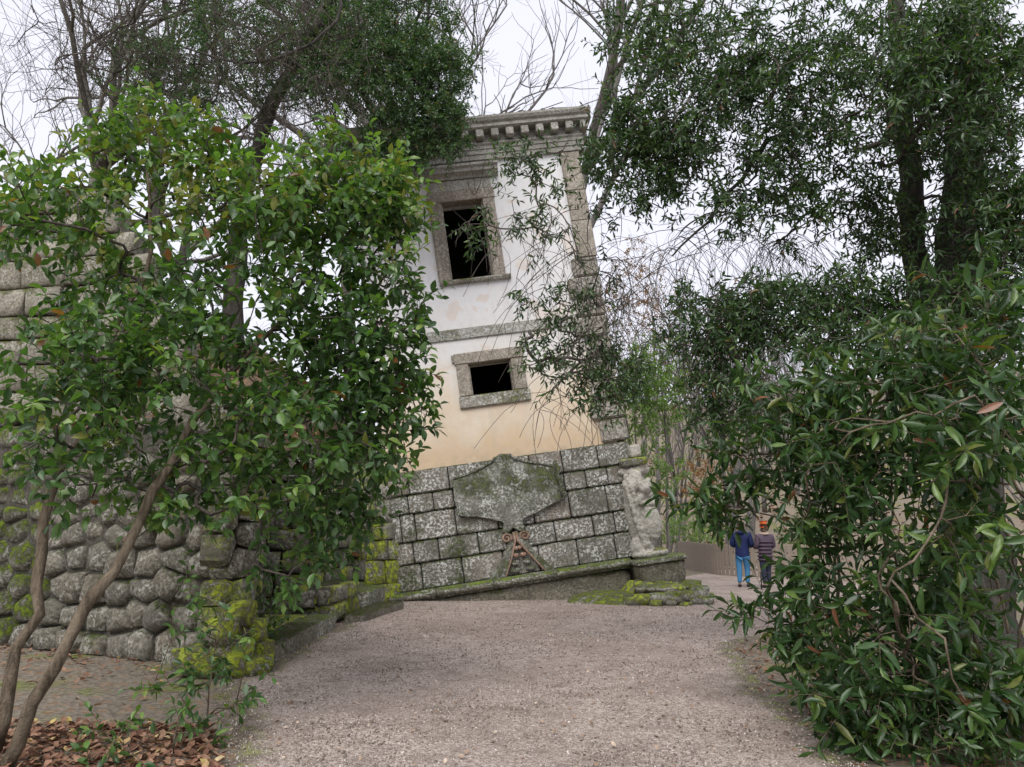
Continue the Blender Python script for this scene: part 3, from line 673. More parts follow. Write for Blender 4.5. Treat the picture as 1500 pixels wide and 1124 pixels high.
def tube(P_, r, k=6, cap=True):
    P_ = np.asarray(P_, float); n = len(P_); r = np.broadcast_to(np.asarray(r, float), (n,))
    T = nrm(np.gradient(P_, axis=0)) if n > 2 else nrm(np.repeat((P_[1:] - P_[:1]), n, 0))
    ref = A(0, 0, 1) if abs(T[0][2]) < .9 else A(1, 0, 0); a = nrm(np.cross(T[0], ref)); V = np.empty((n * k + 2, 3)); an = np.arange(k) * 2 * math.pi / k
    for i in range(n):
        a = a - T[i] * (a @ T[i]); a = a / max(np.linalg.norm(a), 1e-9); b = np.cross(T[i], a)
        V[i * k:(i + 1) * k] = P_[i] + r[i] * (np.cos(an)[:, None] * a + np.sin(an)[:, None] * b)
    V[-2] = P_[0]; V[-1] = P_[-1] + T[-1] * r[-1]
    j = np.arange(k); j2 = (j + 1) % k; F = []
    for i in range(n - 1): F.append(np.stack([i * k + j, i * k + j2, (i + 1) * k + j2], -1)); F.append(np.stack([i * k + j, (i + 1) * k + j2, (i + 1) * k + j], -1))
    F.append(np.stack([(n - 1) * k + j, (n - 1) * k + j2, 0 * j + n * k + 1], -1)); F.append(np.stack([j2, j, 0 * j + n * k], -1))
    return V, np.concatenate(F)
# moulded line over the tablet, ribbon at its right, and the palmette below it
tube_part('tablet_rib', [(1.42, -.15, 2.46), (1.75, -.16, 2.51), (2.1, -.17, 2.61), (2.34, -.18, 2.72), (2.42, -.19, 2.8)], .022, 'plaque', house)
tube_part('tablet_rib', [(3.70, -.15, 2.44), (3.45, -.16, 2.51), (3.1, -.17, 2.61), (2.86, -.18, 2.71), (2.77, -.19, 2.82)], .022, 'plaque', house)
tube_part('ribbon', [(3.76, -.07, 2.52), (3.82, -.12, 2.36), (3.76, -.13, 2.2), (3.83, -.14, 2.05), (3.80, -.13, 1.9), (3.88, -.14, 1.76), (3.83, -.1, 1.66)], [.05, .06, .05, .06, .05, .07, .04], 'plaque', house)
for s_, cx, mt in ((-1, 2.43, 'redstone'), (1, 2.84, 'redstone')):
    sp = [(cx + s_ * (-.11 + .0 * t) * math.cos(t) * (1 - t / 11), -.10 - .012 * t / 2, .98 + .11 * math.sin(t) * (1 - t / 11)) for t in np.linspace(-.5, 8.5, 26)]
    tube_part('volute', sp, np.linspace(.035, .02, 26), mt, house, 7)
    MB().prism([(cx + .10 * math.cos(a), .98 + .10 * math.sin(a)) for a in np.linspace(0, 6.283, 15)[:-1]], -.07, .05).build('volute_disc', M['redstone'], house)
# stalks: flat bands splaying outward
MB().prism([(2.50, 1.02), (2.60, 1.10), (2.62, .90), (2.32, .14), (1.88, .14), (2.28, .55)], -.11, .05).build('stalk', M['plaque'], house)
MB().prism([(2.78, 1.02), (2.66, 1.12), (2.64, .88), (2.98, .42), (3.18, .16), (3.42, .14), (3.05, .56)], -.12, .05).build('stalk', M['plaque'], house)
tube_part('stalk_edge', [(2.66, -.12, 1.1), (2.66, -.13, .9), (2.90, -.13, .55), (3.17, -.13, .17)], [.03, .026, .022, .02], 'redstone', house)
tube_part('stalk_edge', [(2.60, -.12, 1.1), (2.61, -.13, .9), (2.48, -.13, .55), (2.30, -.13, .17)], [.03, .026, .022, .02], 'redstone', house)
for i in range(4):
    v_ = .74 - .155 * i; w = .055 + .055 * i
    for s_ in (-1, 1):
        c = (2.65 + s_ * w * .75 + .03 * i * .5, -.10, v_); V, F = round_stone(i * 3 + s_ + 9, 2.3, .06)
        V = [(c[0] + p[0] * (.05 + .025 * i), c[1] + p[1] * .06, c[2] + p[2] * .055) for p in V]
        link('leaf_lobe', mesh_from('leaf_lobe', V, F, M['redstone' if i < 2 else 'plaque'], True), house)
# lower window
def frame_piece(name, x0, x1, z0, z1, y0, y1, mat, parent, c=.018): return MB().box(x0, x1, y0, y1, z0, z1, c).build(name, M[mat], parent)
wl = MB().box(1.80, 3.44, -.07, .3, 5.06, 5.33, .02).build('window_lintel', M['trim'], house); wl['label'] = 'brown stone lintel of the small lower window'
frame_piece('lintel_ear', 1.75, 1.80, 5.12, 5.30, -.065, .05, 'trim', wl, .01)
frame_piece('window_jamb', 1.83, 2.12, 4.305, 5.058, -.06, .32, 'trim', house); frame_piece('window_jamb', 3.12, 3.42, 4.305, 5.058, -.06, .32, 'trim', house)
frame_piece('jamb_fillet', 2.122, 2.15, 4.31, 5.05, .03, .33, 'trim', house, .006); frame_piece('jamb_fillet', 3.09, 3.118, 4.31, 5.05, .03, .33, 'trim', house, .006)
frame_piece('window_sill', 1.80, 3.46, 4.02, 4.302, -.075, .35, 'trim_sill', house)
# upper window
frame_piece('window_jamb', 1.70, 2.0, 7.112, 9.13, -.06, .3, 'trim', house); frame_piece('window_jamb', 3.02, 3.32, 7.112, 9.13, -.06, .3, 'trim', house)
frame_piece('jamb_fillet', 2.002, 2.035, 7.115, 9.12, .02, .32, 'trim', house, .006); frame_piece('jamb_fillet', 2.985, 3.018, 7.115, 9.12, .02, .32, 'trim', house, .006)
frame_piece('jamb_fillet', 1.74, 1.82, 7.115, 9.12, -.075, -.061, 'trim', house, .005); frame_piece('jamb_fillet', 3.20, 3.28, 7.115, 9.12, -.075, -.061, 'trim', house, .005)
frame_piece('window_lintel', 1.68, 3.34, 9.132, 9.40, -.065, .3, 'trim', house); frame_piece('window_frieze', 1.72, 3.30, 9.402, 9.69, -.04, .3, 'cornice', house)
m = MB().sweep([(.1, 9.692), (-.08, 9.692), (-.10, 9.74), (-.17, 9.78), (-.24, 9.80), (-.24, 9.88), (-.30, 9.92), (-.30, 9.98), (.1, 9.98)], 1.42, 3.50); m.build('window_cornice', M['cornice'], house)
m = MB().sweep([(.35, 7.11), (-.14, 7.11), (-.15, 7.07), (-.12, 7.03), (-.08, 7.02), (.35, 7.02)], 1.71, 3.43); m.build('window_sill', M['trim_sill'], house)
# string course
cu = [-.1, 1.05, 1.62, 3.1, 4.2, 4.86]
for a, b_ in zip(cu[:-1], cu[1:]): MB().box(a + .004, b_ - .004, -.05, .2, 5.67, 5.93, .012).build('string_course_block', M['string'], house)
# quoins: rusticated below, smooth pilaster above
z = 2.79; i = 0
while z < 7.0:
    h = random.choice((.46, .5, .54)); x0 = (4.94, 4.80, 4.86, 4.76)[i % 4]
    MB().box(x0, U1 - .04, -.10 - .02 * (i % 2), .5, z + .012, z + h - .012, .045).build('quoin', M['quoin'], house); z += h; i += 1
cu = [z, z + .95, z + 1.75, 10.12]
for a, b_ in zip(cu[:-1], cu[1:]): MB().box(5.12, U1 - .02, -.08, .5, a + .005, b_ - .005, .014).build('pilaster_block', M['trim'], house)
# entablature
m = MB().sweep([(.5, 10.13), (-.10, 10.13), (-.10, 10.26), (-.125, 10.265), (-.125, 10.38), (-.15, 10.385), (-.15, 10.46), (-.19, 10.50), (-.19, 10.53), (-.10, 10.54), (-.10, 10.80), (.5, 10.80)], U0 - .15, U1 + .13); m.build('architrave', M['cornice'], house)
k = U0 - .2
while k < U1 + .1:
    MB().box(k, k + .19, -.36, -.101, 10.60, 10.81, .02).build('modillion', M['cornice'], house); k += .375
m = MB().sweep([(.6, 10.812), (-.34, 10.812), (-.40, 10.84), (-.40, 10.92), (-.46, 10.96), (-.50, 11.03), (-.50, 11.08), (.6, 11.12)], U0 - .4, U1 + .36); m.build('cornice', M['cornice'], house)
MB().box(U0 - .3, U1 + .3, .6, DEP + .8, 10.62, 11.1).build('roof', M['cornice'], house)
MB().box(U1 - .019, U1 + .13, .5, DEP, 10.13, 10.61).build('side_architrave', M['cornice'], house)
for k in range(9):
    MB().box(U1 + .131, U1 + .3, .0 + .5 * k, .19 + .5 * k, 10.4, 10.6, .015).build('side_modillion', M['cornice'], house)
# sticks and dead leaves lying on the roof edge
for k in range(16):
    x0 = random.uniform(2.6, 5.7); d = random.uniform(-.5, .5)
    tube_part('roof_twig', [(x0, -.3 + d * .1, 11.11), (x0 + .25, -.35, 11.15 + random.random() * .06), (x0 + random.uniform(.4, .8), -.2 + d, 11.12 + random.random() * .1)], .012, 'twig', house, 4)

# weathered figure with a shield at the corner: lumps fused into one carved mass
import bmesh
fig = thing('corner_statue', None, 'worn pale stone figure holding an oval shield on the pedestal at the house corner', 'statue', M=HM)
bm = bmesh.new()
def lump(x, y, z, a, b, c, rx=0, rz=0):
    mt = Matrix.Translation((x, y, z)) @ Matrix.Rotation(rz, 4, 'Y') @ Matrix.Rotation(rx, 4, 'X') @ Matrix.Diagonal((a, b, c, 1))
    bmesh.ops.create_icosphere(bm, subdivisions=3, radius=1, matrix=mt)
for a in [(5.52, -.02, 1.15, .34, .26, 1.05), (5.58, -.10, .18, .42, .32, .14), (5.40, -.05, .35, .24, .26, .28), (5.55, .0, 2.05, .38, .26, .16), (5.72, -.05, 2.16, .16, .2, .14)]: lump(*a)
lump(5.66, -.42, 1.64, .15, .15, .18)                      # head
lump(5.66, -.48, 1.60, .05, .06, .05); lump(5.55, -.33, 1.79, .07, .06, .06); lump(5.77, -.33, 1.79, .06, .06, .06)
lump(5.50, -.24, 1.80, .16, .16, .3, 0, .3); lump(5.63, -.22, 1.35, .24, .2, .3)
lump(5.48, -.36, 1.38, .09, .09, .28, .3, .9); lump(5.68, -.40, 1.28, .22, .09, .08, 0, .15); lump(5.83, -.36, 1.27, .08, .08, .09)
lump(5.68, -.40, .86, .21, .10, .40)                       # shield
for k, (x, z0, z1, r) in enumerate([(5.24, 1.75, .5, .07), (5.33, 1.5, .3, .06), (5.42, 1.1, .25, .06), (5.30, 1.9, 1.1, .08)]):
    for t in np.linspace(0, 1, 9): lump(x + .22 * t * t + .03 * math.sin(5 * t), -.27 - .08 * math.sin(3 * t), z0 + (z1 - z0) * t, r * .8, r, .12)
me = bpy.data.meshes.new('figure'); bm.to_mesh(me); bm.free(); me.materials.append(M['statue'])
fo = link('carved_figure', me, fig)
md = fo.modifiers.new('remesh', 'REMESH'); md.mode = 'VOXEL'; md.voxel_size = .022; md.use_smooth_shade = True
md = fo.modifiers.new('smooth', 'SMOOTH'); md.iterations = 1; md.factor = .4
tx = bpy.data.textures.new('wear', 'CLOUDS'); tx.noise_scale = .12
md = fo.modifiers.new('wear', 'DISPLACE'); md.texture = tx; md.strength = .05; md.mid_level = .5
rough_block('statue_capital', 5.22, 5.90, -.34, .3, 2.14, 2.34, 'mossy', fig, 5, .04, .15, .14)
rough_block('capital_stone', 5.50, 5.78, -.2, .2, 2.34, 2.66, 'statue', fig, 5, .05, 0, .16)

# mossy footing in front of the plinth
M['footing'] = stone_mat('footing_stone', (.24, .225, .18), (.32, .3, .25), lichen=(.5, .5, .45), lich=.6, moss=(.30, .37, .05), mossamt=.42, mossup=.3, bumpd=.04)
mound = rough_block('mossy_footing', 1.35, 3.5, 15.95, 17.3, -.3, .22, 'footing', None, 12, .10, -.4, .4)
tag(mound, 'low moss-grown stone footing sloping out below the plinth', 'footing')
ft = thing('rubble_footing', (0, 0, 0), 'small mossy stones piled under the corner pedestal', 'rubble')
for (x, y, z, a, b, c) in [(2.75, 15.95, .10, .26, .2, .12), (3.05, 15.85, .12, .24, .2, .13), (3.35, 15.9, .13, .2, .22, .14), (3.62, 16.0, .14, .22, .2, .15), (3.95, 16.2, .17, .24, .24, .19), (3.1, 16.1, .30, .28, .22, .09), (3.45, 16.2, .31, .24, .25, .08), (3.75, 16.35, .33, .18, .2, .09), (2.85, 16.3, .28, .25, .2, .1), (3.9, 16.6, .3, .22, .25, .14), (3.5, 16.7, .2, .5, .4, .24), (3.0, 16.7, .2, .5, .4, .24), (3.55, 15.65, .03, .14, .1, .05), (2.5, 15.9, .06, .16, .14, .09), (2.95, 15.7, .05, .13, .1, .08), (3.25, 15.72, .07, .12, .12, .09), (3.8, 15.9, .08, .15, .13, .1), (4.05, 15.95, .07, .12, .14, .09), (4.15, 16.4, .08, .16, .15, .12), (3.3, 15.95, .24, .12, .12, .07)]:
    put_stone(ft, (x, y, z), (a, b, c), (A(1, 0, 0), A(0, 1, 0), A(0, 0, 1)), 'footing' if random.random() < .7 else 'mossy', k=4.5, jit=.2)

# ------------------------------------------------------------------ plants
def leaf_template(bend, fold, tipw=.0, hi=True):
    "leaf lying along +y, width 1, length 1"
    if hi:
        prof = [(.0, .06), (.28, .40), (.55, .5), (.8, .30)]
        V = []; 
        for t, w in prof:
            z = -bend * t * t
            V += [(-w, t, z + fold * w), (0, t, z), (w, t, z + fold * w)]
        V.append((0, 1, -bend)); F = []
        for r in range(3):
            for k in (0, 1):
                a = r * 3 + k; F += [(a, a + 1, a + 4), (a, a + 4, a + 3)]
        F += [(9, 10, 12), (10, 11, 12)]
    else:
        V = [(0, 0, 0), (-.5, .5, fold * .5 - bend * .25), (0, .5, -bend * .25), (.5, .5, fold * .5 - bend * .25), (0, 1, -bend)]
        F = [(0, 2, 1), (0, 3, 2), (1, 2, 4), (2, 3, 4)]
    return np.array(V, float), np.array(F)
class Plant:
    def __init__(s, seed):
        s.P = np.zeros((4096, 3)); s.n = 0; s.par = []; s.r = []; s.main = []
        s.rng = np.random.default_rng(seed); s.leaf = []; s.attach_from = 0
    def node(s, p, par, r=0.0, main=False):
        if s.n >= len(s.P): s.P = np.concatenate([s.P, np.zeros_like(s.P)])
        s.P[s.n] = p; s.par.append(par); s.r.append(r); s.main.append(main); s.n += 1; return s.n - 1
    def limb(s, pts, r0, r1, step=.22, par=None, wob=.02, main=True):
        "explicit limb through guide points"
        pts = np.array(pts); L = np.sum(np.linalg.norm(np.diff(pts, axis=0), axis=1)); n = max(4, int(L / step))
        C = curve(pts, n); last = -1 if par is None else par
        for i in range(n):
            t = i / (n - 1); w = s.rng.normal(0, wob, 3) if 0 < i < n - 1 else 0
            last = s.node(C[i] + w, last, r0 + (r1 - r0) * t, main)
        return last
    def near(s, p): return int(np.argmin(np.sum((s.P[:s.n] - p) ** 2, 1)))
    def branch(s, pts, r0, r1, **kw):
        pts = [np.array(q) for q in pts]; i = s.near(pts[0]); return s.limb([s.P[i]] + pts[1:], r0, r1, par=i, **kw)
    def grow(s, T, step=.28, up=.25, sag=0.0, maxd=3.0):
        T = np.array(T); d0 = np.array([np.min(np.sum((s.P[:s.n] - t) ** 2, 1)) for t in T]); tips = []
        for i in np.argsort(d0):
            t = T[i]; P_ = s.P[:s.n]; dv = t - P_; d = np.sqrt(np.sum(dv * dv, 1))
            j = int(np.argmin(d + .35 * np.maximum(0, -dv[:, 2]) )); D = d[j]
            if D > maxd: continue
            if D < .08: tips.append(j); continue
            pj = s.par[j]; pd = nrm(s.P[j] - s.P[pj]) if pj >= 0 else A(0, 0, 1)
            ctrl = s.P[j] + pd * D * .35 + A(0, 0, up * D * .4); n = max(2, int(D / step)); p0 = s.P[j].copy(); last = j
            for q in range(1, n + 1):
                u = q / n; p = (1 - u) ** 2 * p0 + 2 * u * (1 - u) * ctrl + u * u * t; p[2] -= sag * D * u * u
                p = p + s.rng.normal(0, .018 * D if q < n else 0, 3); last = s.node(p, last)
            tips.append(last)
        return tips
    def shoots(s, tips, nsh=(1, 3), L=(.25, .5), nl=(5, 9), ll=(.09, .13), droop=.25, spread=.7, updir=.15, leafup=.6, rshift=0.0, rz=None):
        g = s.rng; pos, dd_, az_, f_, tn = [], [], [], [], []; m = 3
        for t in tips:
            pj = s.par[t]; base = s.P[t] - s.P[pj] if pj >= 0 else A(0, 0, 1); base = base / max(math.sqrt(base @ base), 1e-9); tone = g.normal(0, .12)
            for _ in range(g.integers(nsh[0], nsh[1] + 1)):
                d = base + g.normal(0, spread, 3) + A(0, 0, updir); d = d / math.sqrt(d @ d); l = g.uniform(*L); p = s.P[t].copy(); last = t; k = int(g.integers(nl[0], nl[1] + 1)); pts = [p]
                for q in range(m):
                    d = d + A(0, 0, -droop / m); d = d / math.sqrt(d @ d); p = p + d * (l / m); pts.append(p); last = s.node(p, last)
                pts = np.array(pts); f = .15 + .85 * (np.arange(k) + .5) / k; i0 = np.minimum((f * m).astype(int), m - 1)
                pos.append(pts[i0] + (pts[i0 + 1] - pts[i0]) * (f * m - i0)[:, None]); dd_.append(np.repeat(d[None], k, 0)); az_.append(g.uniform(0, 6.28) + 2.4 * np.arange(k)); f_.append(f); tn.append(np.full(k, tone))
        if not pos: return
        pos = np.concatenate(pos); d = np.concatenate(dd_); az = np.concatenate(az_)[:, None]; f = np.concatenate(f_); tn = np.concatenate(tn); n = len(f)
        a1 = nrm(np.cross(d, A(.3, .2, 1))); b1 = np.cross(d, a1); rd = a1 * np.cos(az) + b1 * np.sin(az); div = (.95 - .55 * f)[:, None]
        ld = nrm(d * (1 - div) + rd * div + A(0, 0, -.12) + g.normal(0, .16, (n, 3))); nn = A(0, 0, leafup) + g.normal(0, .45, (n, 3)) + d * .25
        nn = nrm(nn - ld * np.sum(nn * ld, 1, keepdims=True)); ln = g.uniform(*ll, n) * (.75 + .25 * (1 - f))
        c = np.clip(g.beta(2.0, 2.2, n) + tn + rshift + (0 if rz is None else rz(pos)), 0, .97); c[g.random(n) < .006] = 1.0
        s.leaf.append((pos, ld, nn, ln, c))
    def finish(s, root, wood, leafm, aspect=.42, hi=True, ntop=300, pipe=2.35, rtip=.0028, trunk_name='trunk', ks=(9, 5, 3), twig=None, leafname='leaf'):
        n = s.n; par = np.array(s.par); r = np.zeros(n); acc = np.zeros(n); kids = [[] for _ in range(n)]
        for i in range(n - 1, -1, -1):
            r[i] = max(s.r[i], (acc[i] ** (1 / pipe)) if acc[i] > 0 else rtip)
            if s.r[i] > 0: r[i] = s.r[i]
            if par[i] >= 0: acc[par[i]] += min(r[i], .05) ** pipe if s.r[par[i]] <= 0 else 0; kids[par[i]].append(i)
        out = {'t': ([], [], 0), 'b': ([], [], 0)}
        def emit(key, path, rr, k):
            V, F = tube(s.P[path], rr, k); Vs, Fs, b = out[key]; Vs.append(V); Fs.append(F + b); out[key] = (Vs, Fs, b + len(V))
        stack = [i for i in range(n) if par[i] < 0]
        done = set()
        stack = [(i, -1) for i in stack]
        while stack:
            i, p_ = stack.pop(); path = [i] if p_ < 0 else [p_, i]; mainf = s.main[i]; cur = i
            while True:
                ch = [c for c in kids[cur]]
                if not ch: break
                ch.sort(key=lambda c: (s.main[c] == mainf, r[c]), reverse=True)
                nxt = ch[0]
                for c in ch[1:]: stack.append((c, cur))
                if s.main[nxt] != mainf: stack.append((nxt, cur)); break
                path.append(nxt); cur = nxt
            if len(path) < 2: continue
            rr = r[path].copy()
            if p_ >= 0: rr[0] = rr[1]
            if mainf: rr *= 1 + s.rng.normal(0, .06, len(rr))
            k = ks[0] if mainf and rr.max() > .03 else (ks[1] if rr.max() > .012 else ks[2])
            emit('t' if mainf else 'b', path, rr, k)
        inv = A(*root.location)
        for key, nm in (('t', trunk_name), ('b', 'branches')):
            Vs, Fs, _ = out[key]
            if Vs: link(nm, mesh_from(nm, np.concatenate(Vs) - inv, np.concatenate(Fs), M[wood if key == 't' or not twig else twig], True), root)
        if not s.leaf: return
        pos, ld, nn, ln, rd = [np.concatenate([l[i] for l in s.leaf]) for i in range(5)]
        sd = np.cross(ld, nn); tm = [leaf_template(b, f, hi=hi) for b, f in ((.10, .18), (.28, .30), (.02, .10), (.45, .22))]; ti = s.rng.integers(0, 4, len(ln))
        # the leaves that show largest become leaves of their own
        d = pos - A(0, 0, CAMZ); cy = d[:, 1] * math.cos(PITCH) + d[:, 2] * math.sin(PITCH); cz = -d[:, 1] * math.sin(PITCH) + d[:, 2] * math.cos(PITCH)
        inside = (cy > .3) & (np.abs(d[:, 0] / cy) < .70) & (np.abs(cz / cy) < .53); size = np.where(inside, ln / np.maximum(cy, .3), 0)
        single = np.zeros(len(ln), bool)
        if ntop: single[np.argsort(-size)[:ntop]] = True
        if ntop:
            grp = {}
            for i in np.where(single)[0]:
                q = (int(ti[i]), int(rd[i] * 9.99) if rd[i] < 1 else 10)
                if q not in grp:
                    V, F = tm[q[0]]; V = V * A(aspect, 1, 1); grp[q] = mesh_from('leaf', V, F, M[leafm], True, {'rnd': [min((q[1] + .5) / 10, 1.0)] * len(V)})
                X_, Y_, Z_, p = sd[i] * ln[i], ld[i] * ln[i], nn[i] * ln[i], pos[i] - inv
                link(leafname, grp[q], root, M=Matrix(((X_[0], Y_[0], Z_[0], p[0]), (X_[1], Y_[1], Z_[1], p[1]), (X_[2], Y_[2], Z_[2], p[2]), (0, 0, 0, 1))))
        Vs, Fs, Rs, b = [], [], [], 0
        for k in range(4):
            m_ = (~single) & (ti == k)
            if not m_.any(): continue
            V, F = tm[k]; R_ = np.stack([sd[m_] * (ln[m_] * aspect)[:, None], ld[m_] * ln[m_][:, None], nn[m_] * ln[m_][:, None]], -1)
            VV = (np.einsum('nij,vj->nvi', R_, V) + (pos[m_] - inv)[:, None]).reshape(-1, 3)
            FF = (F[None] + (np.arange(m_.sum()) * len(V))[:, None, None]).reshape(-1, 3) + b
            Vs.append(VV); Fs.append(FF); Rs.append(np.repeat(rd[m_], len(V))); b += len(VV)
        o = link('crown', mesh_from('crown', np.concatenate(Vs), np.concatenate(Fs), M[leafm], True, {'rnd': np.concatenate(Rs)}), root)
        o['kind'] = 'stuff'
def blob(g, n, c, r, Y, dY, edge=.35):
    "n points inside an ellipsoid of the view, toward its rim"
    out = []
    while len(out) < n:
        v = g.normal(0, 1, 3); v /= np.linalg.norm(v); v *= g.random() ** edge
        out.append(W(c[0] + r[0] * v[0], c[1] + r[1] * v[1], Y + dY * v[2]))
    return out
Wl = lambda *a: [W(*q) for q in a]

# ---- broad-leaved shrub on the left
root = thing('broadleaf_shrub', tuple(W(10, 1090, 5.6) * A(1, 1, 0)), 'tall broad-leaved shrub with leaning brown stems in front of the rubble wall', 'shrub')
p = Plant(3); base = W(5, 1095, 5.6)
p.limb(Wl((-8, 1100, 5.6), (23, 980, 5.65), (49, 883, 5.75), (62, 818, 5.8), (61, 752, 5.85), (76, 705, 5.9), (116, 655, 6.0), (162, 598, 6.15), (175, 470, 6.4), (205, 418, 6.5), (222, 379, 6.6), (226, 320, 6.7), (215, 250, 6.8)), .048, .012)
p.limb(Wl((0, 1135, 5.4), (36, 1051, 5.4), (75, 983, 5.45), (107, 928, 5.5), (143, 873, 5.6), (175, 821, 5.7), (213, 744, 5.9), (243, 690, 6.0), (273, 633, 6.2), (299, 596, 6.3), (360, 520, 6.6), (430, 440, 6.9), (480, 340, 7.1)), .05, .014)
p.branch(Wl((79, 790, 5.85), (111, 755, 5.9), (148, 727, 6.0), (185, 693, 6.1), (222, 660, 6.2), (300, 610, 6.4), (400, 560, 6.6)), .022, .009)
p.branch(Wl((299, 596, 6.3), (380, 560, 6.6), (470, 540, 6.8), (560, 500, 7.0)), .018, .008)
p.branch(Wl((430, 440, 6.9), (500, 400, 7.0), (570, 380, 7.1)), .014, .007)
p.branch(Wl((162, 598, 6.15), (120, 540, 6.0), (60, 480, 5.9), (10, 430, 5.8)), .016, .008)
p.branch(Wl((205, 418, 6.5), (300, 330, 6.8), (380, 270, 7.0)), .016, .008)
p.branch(Wl((75, 983, 5.45), (60, 1010, 5.4), (130, 930, 5.3), (190, 945, 5.6), (230, 960, 5.8)), .010, .005)
p.branch(Wl((360, 520, 6.6), (330, 430, 6.8), (300, 330, 6.9)), .014, .007)
g = p.rng
T = blob(g, 190, (330, 390), (270, 190), 6.7, .9) + blob(g, 150, (510, 480), (120, 190), 7.0, .7) + blob(g, 60, (130, 560), (150, 110), 5.9, .7) + blob(g, 75, (400, 640), (170, 100), 6.4, .6)
T += blob(g, 110, (450, 280), (160, 80), 7.0, .8) + blob(g, 70, (230, 225), (120, 90), 6.9, .7) + blob(g, 40, (560, 300), (60, 70), 7.0, .4) + blob(g, 34, (60, 300), (80, 90), 6.3, .6) + blob(g, 40, (560, 610), (70, 110), 6.8, .5) + blob(g, 26, (480, 740), (60, 50), 6.9, .4)
T += blob(g, 24, (280, 720), (130, 60), 6.2, .4) + blob(g, 14, (420, 800), (70, 60), 6.6, .4) + blob(g, 10, (90, 680), (90, 40), 5.6, .4) + blob(g, 40, (230, 500), (200, 100), 6.2, .6)
tips = p.grow(T, step=.16, up=.3)
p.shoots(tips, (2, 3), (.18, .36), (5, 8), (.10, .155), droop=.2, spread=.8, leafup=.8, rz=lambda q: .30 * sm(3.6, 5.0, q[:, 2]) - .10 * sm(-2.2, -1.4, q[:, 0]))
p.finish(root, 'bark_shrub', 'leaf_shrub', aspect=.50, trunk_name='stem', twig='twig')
# low sprouts at its foot
for k, (px, py, Y, hpx, ns, lab) in enumerate([(300, 1085, 6.1, 190, 16, 'leafy evergreen sprout growing on the path edge below the shrub'), (255, 1100, 5.7, 90, 6, 'small spindly sprout in the leaf litter beside the leafy sprout'), (150, 1120, 5.3, 45, 5, 'tiny green seedling in the leaf litter at the shrub stems')]):
    gp = W(px, py, Y); gp = A(gp[0], gp[1], 0); r_ = thing('sprout', tuple(gp), lab, 'plant'); q = Plant(40 + k); hh = hpx / FPX * Y
    q.limb([gp, gp + A(.02, 0, hh * .5), gp + A(.06, .05, hh * .95)], .009, .004, step=.08, wob=.01)
    T = [gp + A(*q.rng.normal(0, .16 if k == 0 else .12, 2), 0) + A(0, 0, hh * q.rng.uniform(.15, 1.05)) for _ in range(ns * 2)]
    q.shoots(q.grow(T, step=.1), (1, 2), (.12, .22), (4, 7), (.06, .11), droop=.15, leafup=.8, spread=.6, rshift=-.05); q.finish(r_, 'bark_shrub', 'leaf_shrub', aspect=.46, ntop=60 if k == 0 else 20, trunk_name='stem')
gp = W(400, 900, 9.6)
r_ = thing('ledge_plant', (-3.45, 9.9, .19), 'leafy green plant growing on the stone ledge beside the wall corner', 'plant'); q = Plant(47); gp = A(-3.45, 9.9, .19)
q.limb([gp, gp + A(.05, -.05, .5), gp + A(.2, -.2, 1.0)], .012, .005, step=.1)
T = [gp + A(.12, -.12, .55) + q.rng.normal(0, 1, 3) * A(.28, .22, .36) for _ in range(55)]
q.shoots(q.grow(T, step=.12), (1, 2), (.15, .25), (4, 7), (.08, .12), leafup=.8, rshift=.05); q.finish(r_, 'bark_shrub', 'leaf_shrub', aspect=.48, ntop=60, trunk_name='stem')

# ---- big many-stemmed evergreen on the right
root = thing('evergreen_tree', (5.95, 9.85, 0), 'large dark evergreen tree with several trunks and drooping branches across the house', 'tree')
p = Plant(5)
b0 = A(5.95, 9.85, -.05)
p.limb([b0] + Wl((1432, 800, 9.8), (1415, 640, 9.8), (1392, 500, 9.7), (1404, 350, 9.7), (1415, 200, 9.6), (1425, 0, 9.5), (1430, -150, 9.5)), .42, .10, step=.3, wob=.03)
p.limb([b0 + A(-.25, .1, 0)] + Wl((1400, 790, 10.0), (1370, 600, 10.0), (1347, 470, 10.0), (1337, 330, 10.0), (1325, 150, 9.9), (1312, 0, 9.8), (1300, -140, 9.7)), .26, .085, step=.3)
p.branch(Wl((1380, 640, 10.0), (1320, 560, 9.9), (1275, 470, 9.8), (1252, 375, 9.7), (1236, 285, 9.6), (1216, 190, 9.6), (1195, 60, 9.5), (1180, -80, 9.4)), .13, .07, step=.3)
p.branch(Wl((1260, 400, 9.7), (1226, 352, 9.6), (1190, 331, 9.5), (1080, 352, 9.5), (960, 346, 9.6), (912, 320, 9.7), (826, 304, 9.9), (765, 291, 10.0), (707, 283, 10.1), (640, 281, 10.2)), .075, .010, wob=.015)
p.branch(Wl((1080, 352, 9.5), (960, 366, 9.7), (893, 376, 9.8), (832, 391, 9.9), (784, 409, 10.0), (739, 436, 10.1), (704, 474, 10.2)), .032, .007, wob=.012)
p.branch(Wl((1216, 190, 9.6), (1137, 200, 9.5), (1080, 270, 9.4), (1020, 342, 9.4), (985, 375, 9.5)), .05, .012, wob=.02)
p.branch(Wl((1137, 200, 9.5), (1040, 280, 9.6), (960, 301, 9.8), (912, 259, 9.9), (864, 224, 10.0), (826, 208, 10.1), (784, 202, 10.2), (746, 196, 10.3)), .04, .007, wob=.015)
p.branch(Wl((1370, 600, 10.0), (1280, 505, 9.8), (1180, 490, 9.6), (1108, 517, 9.4), (1070, 478, 9.4), (960, 436, 9.6), (850, 462, 9.8), (765, 492, 10.0)), .07, .009, wob=.015)
p.branch(Wl((1310, 520, 9.9), (1305, 360, 9.8), (1300, 270, 9.8), (1285, 120, 9.7)), .05, .03)
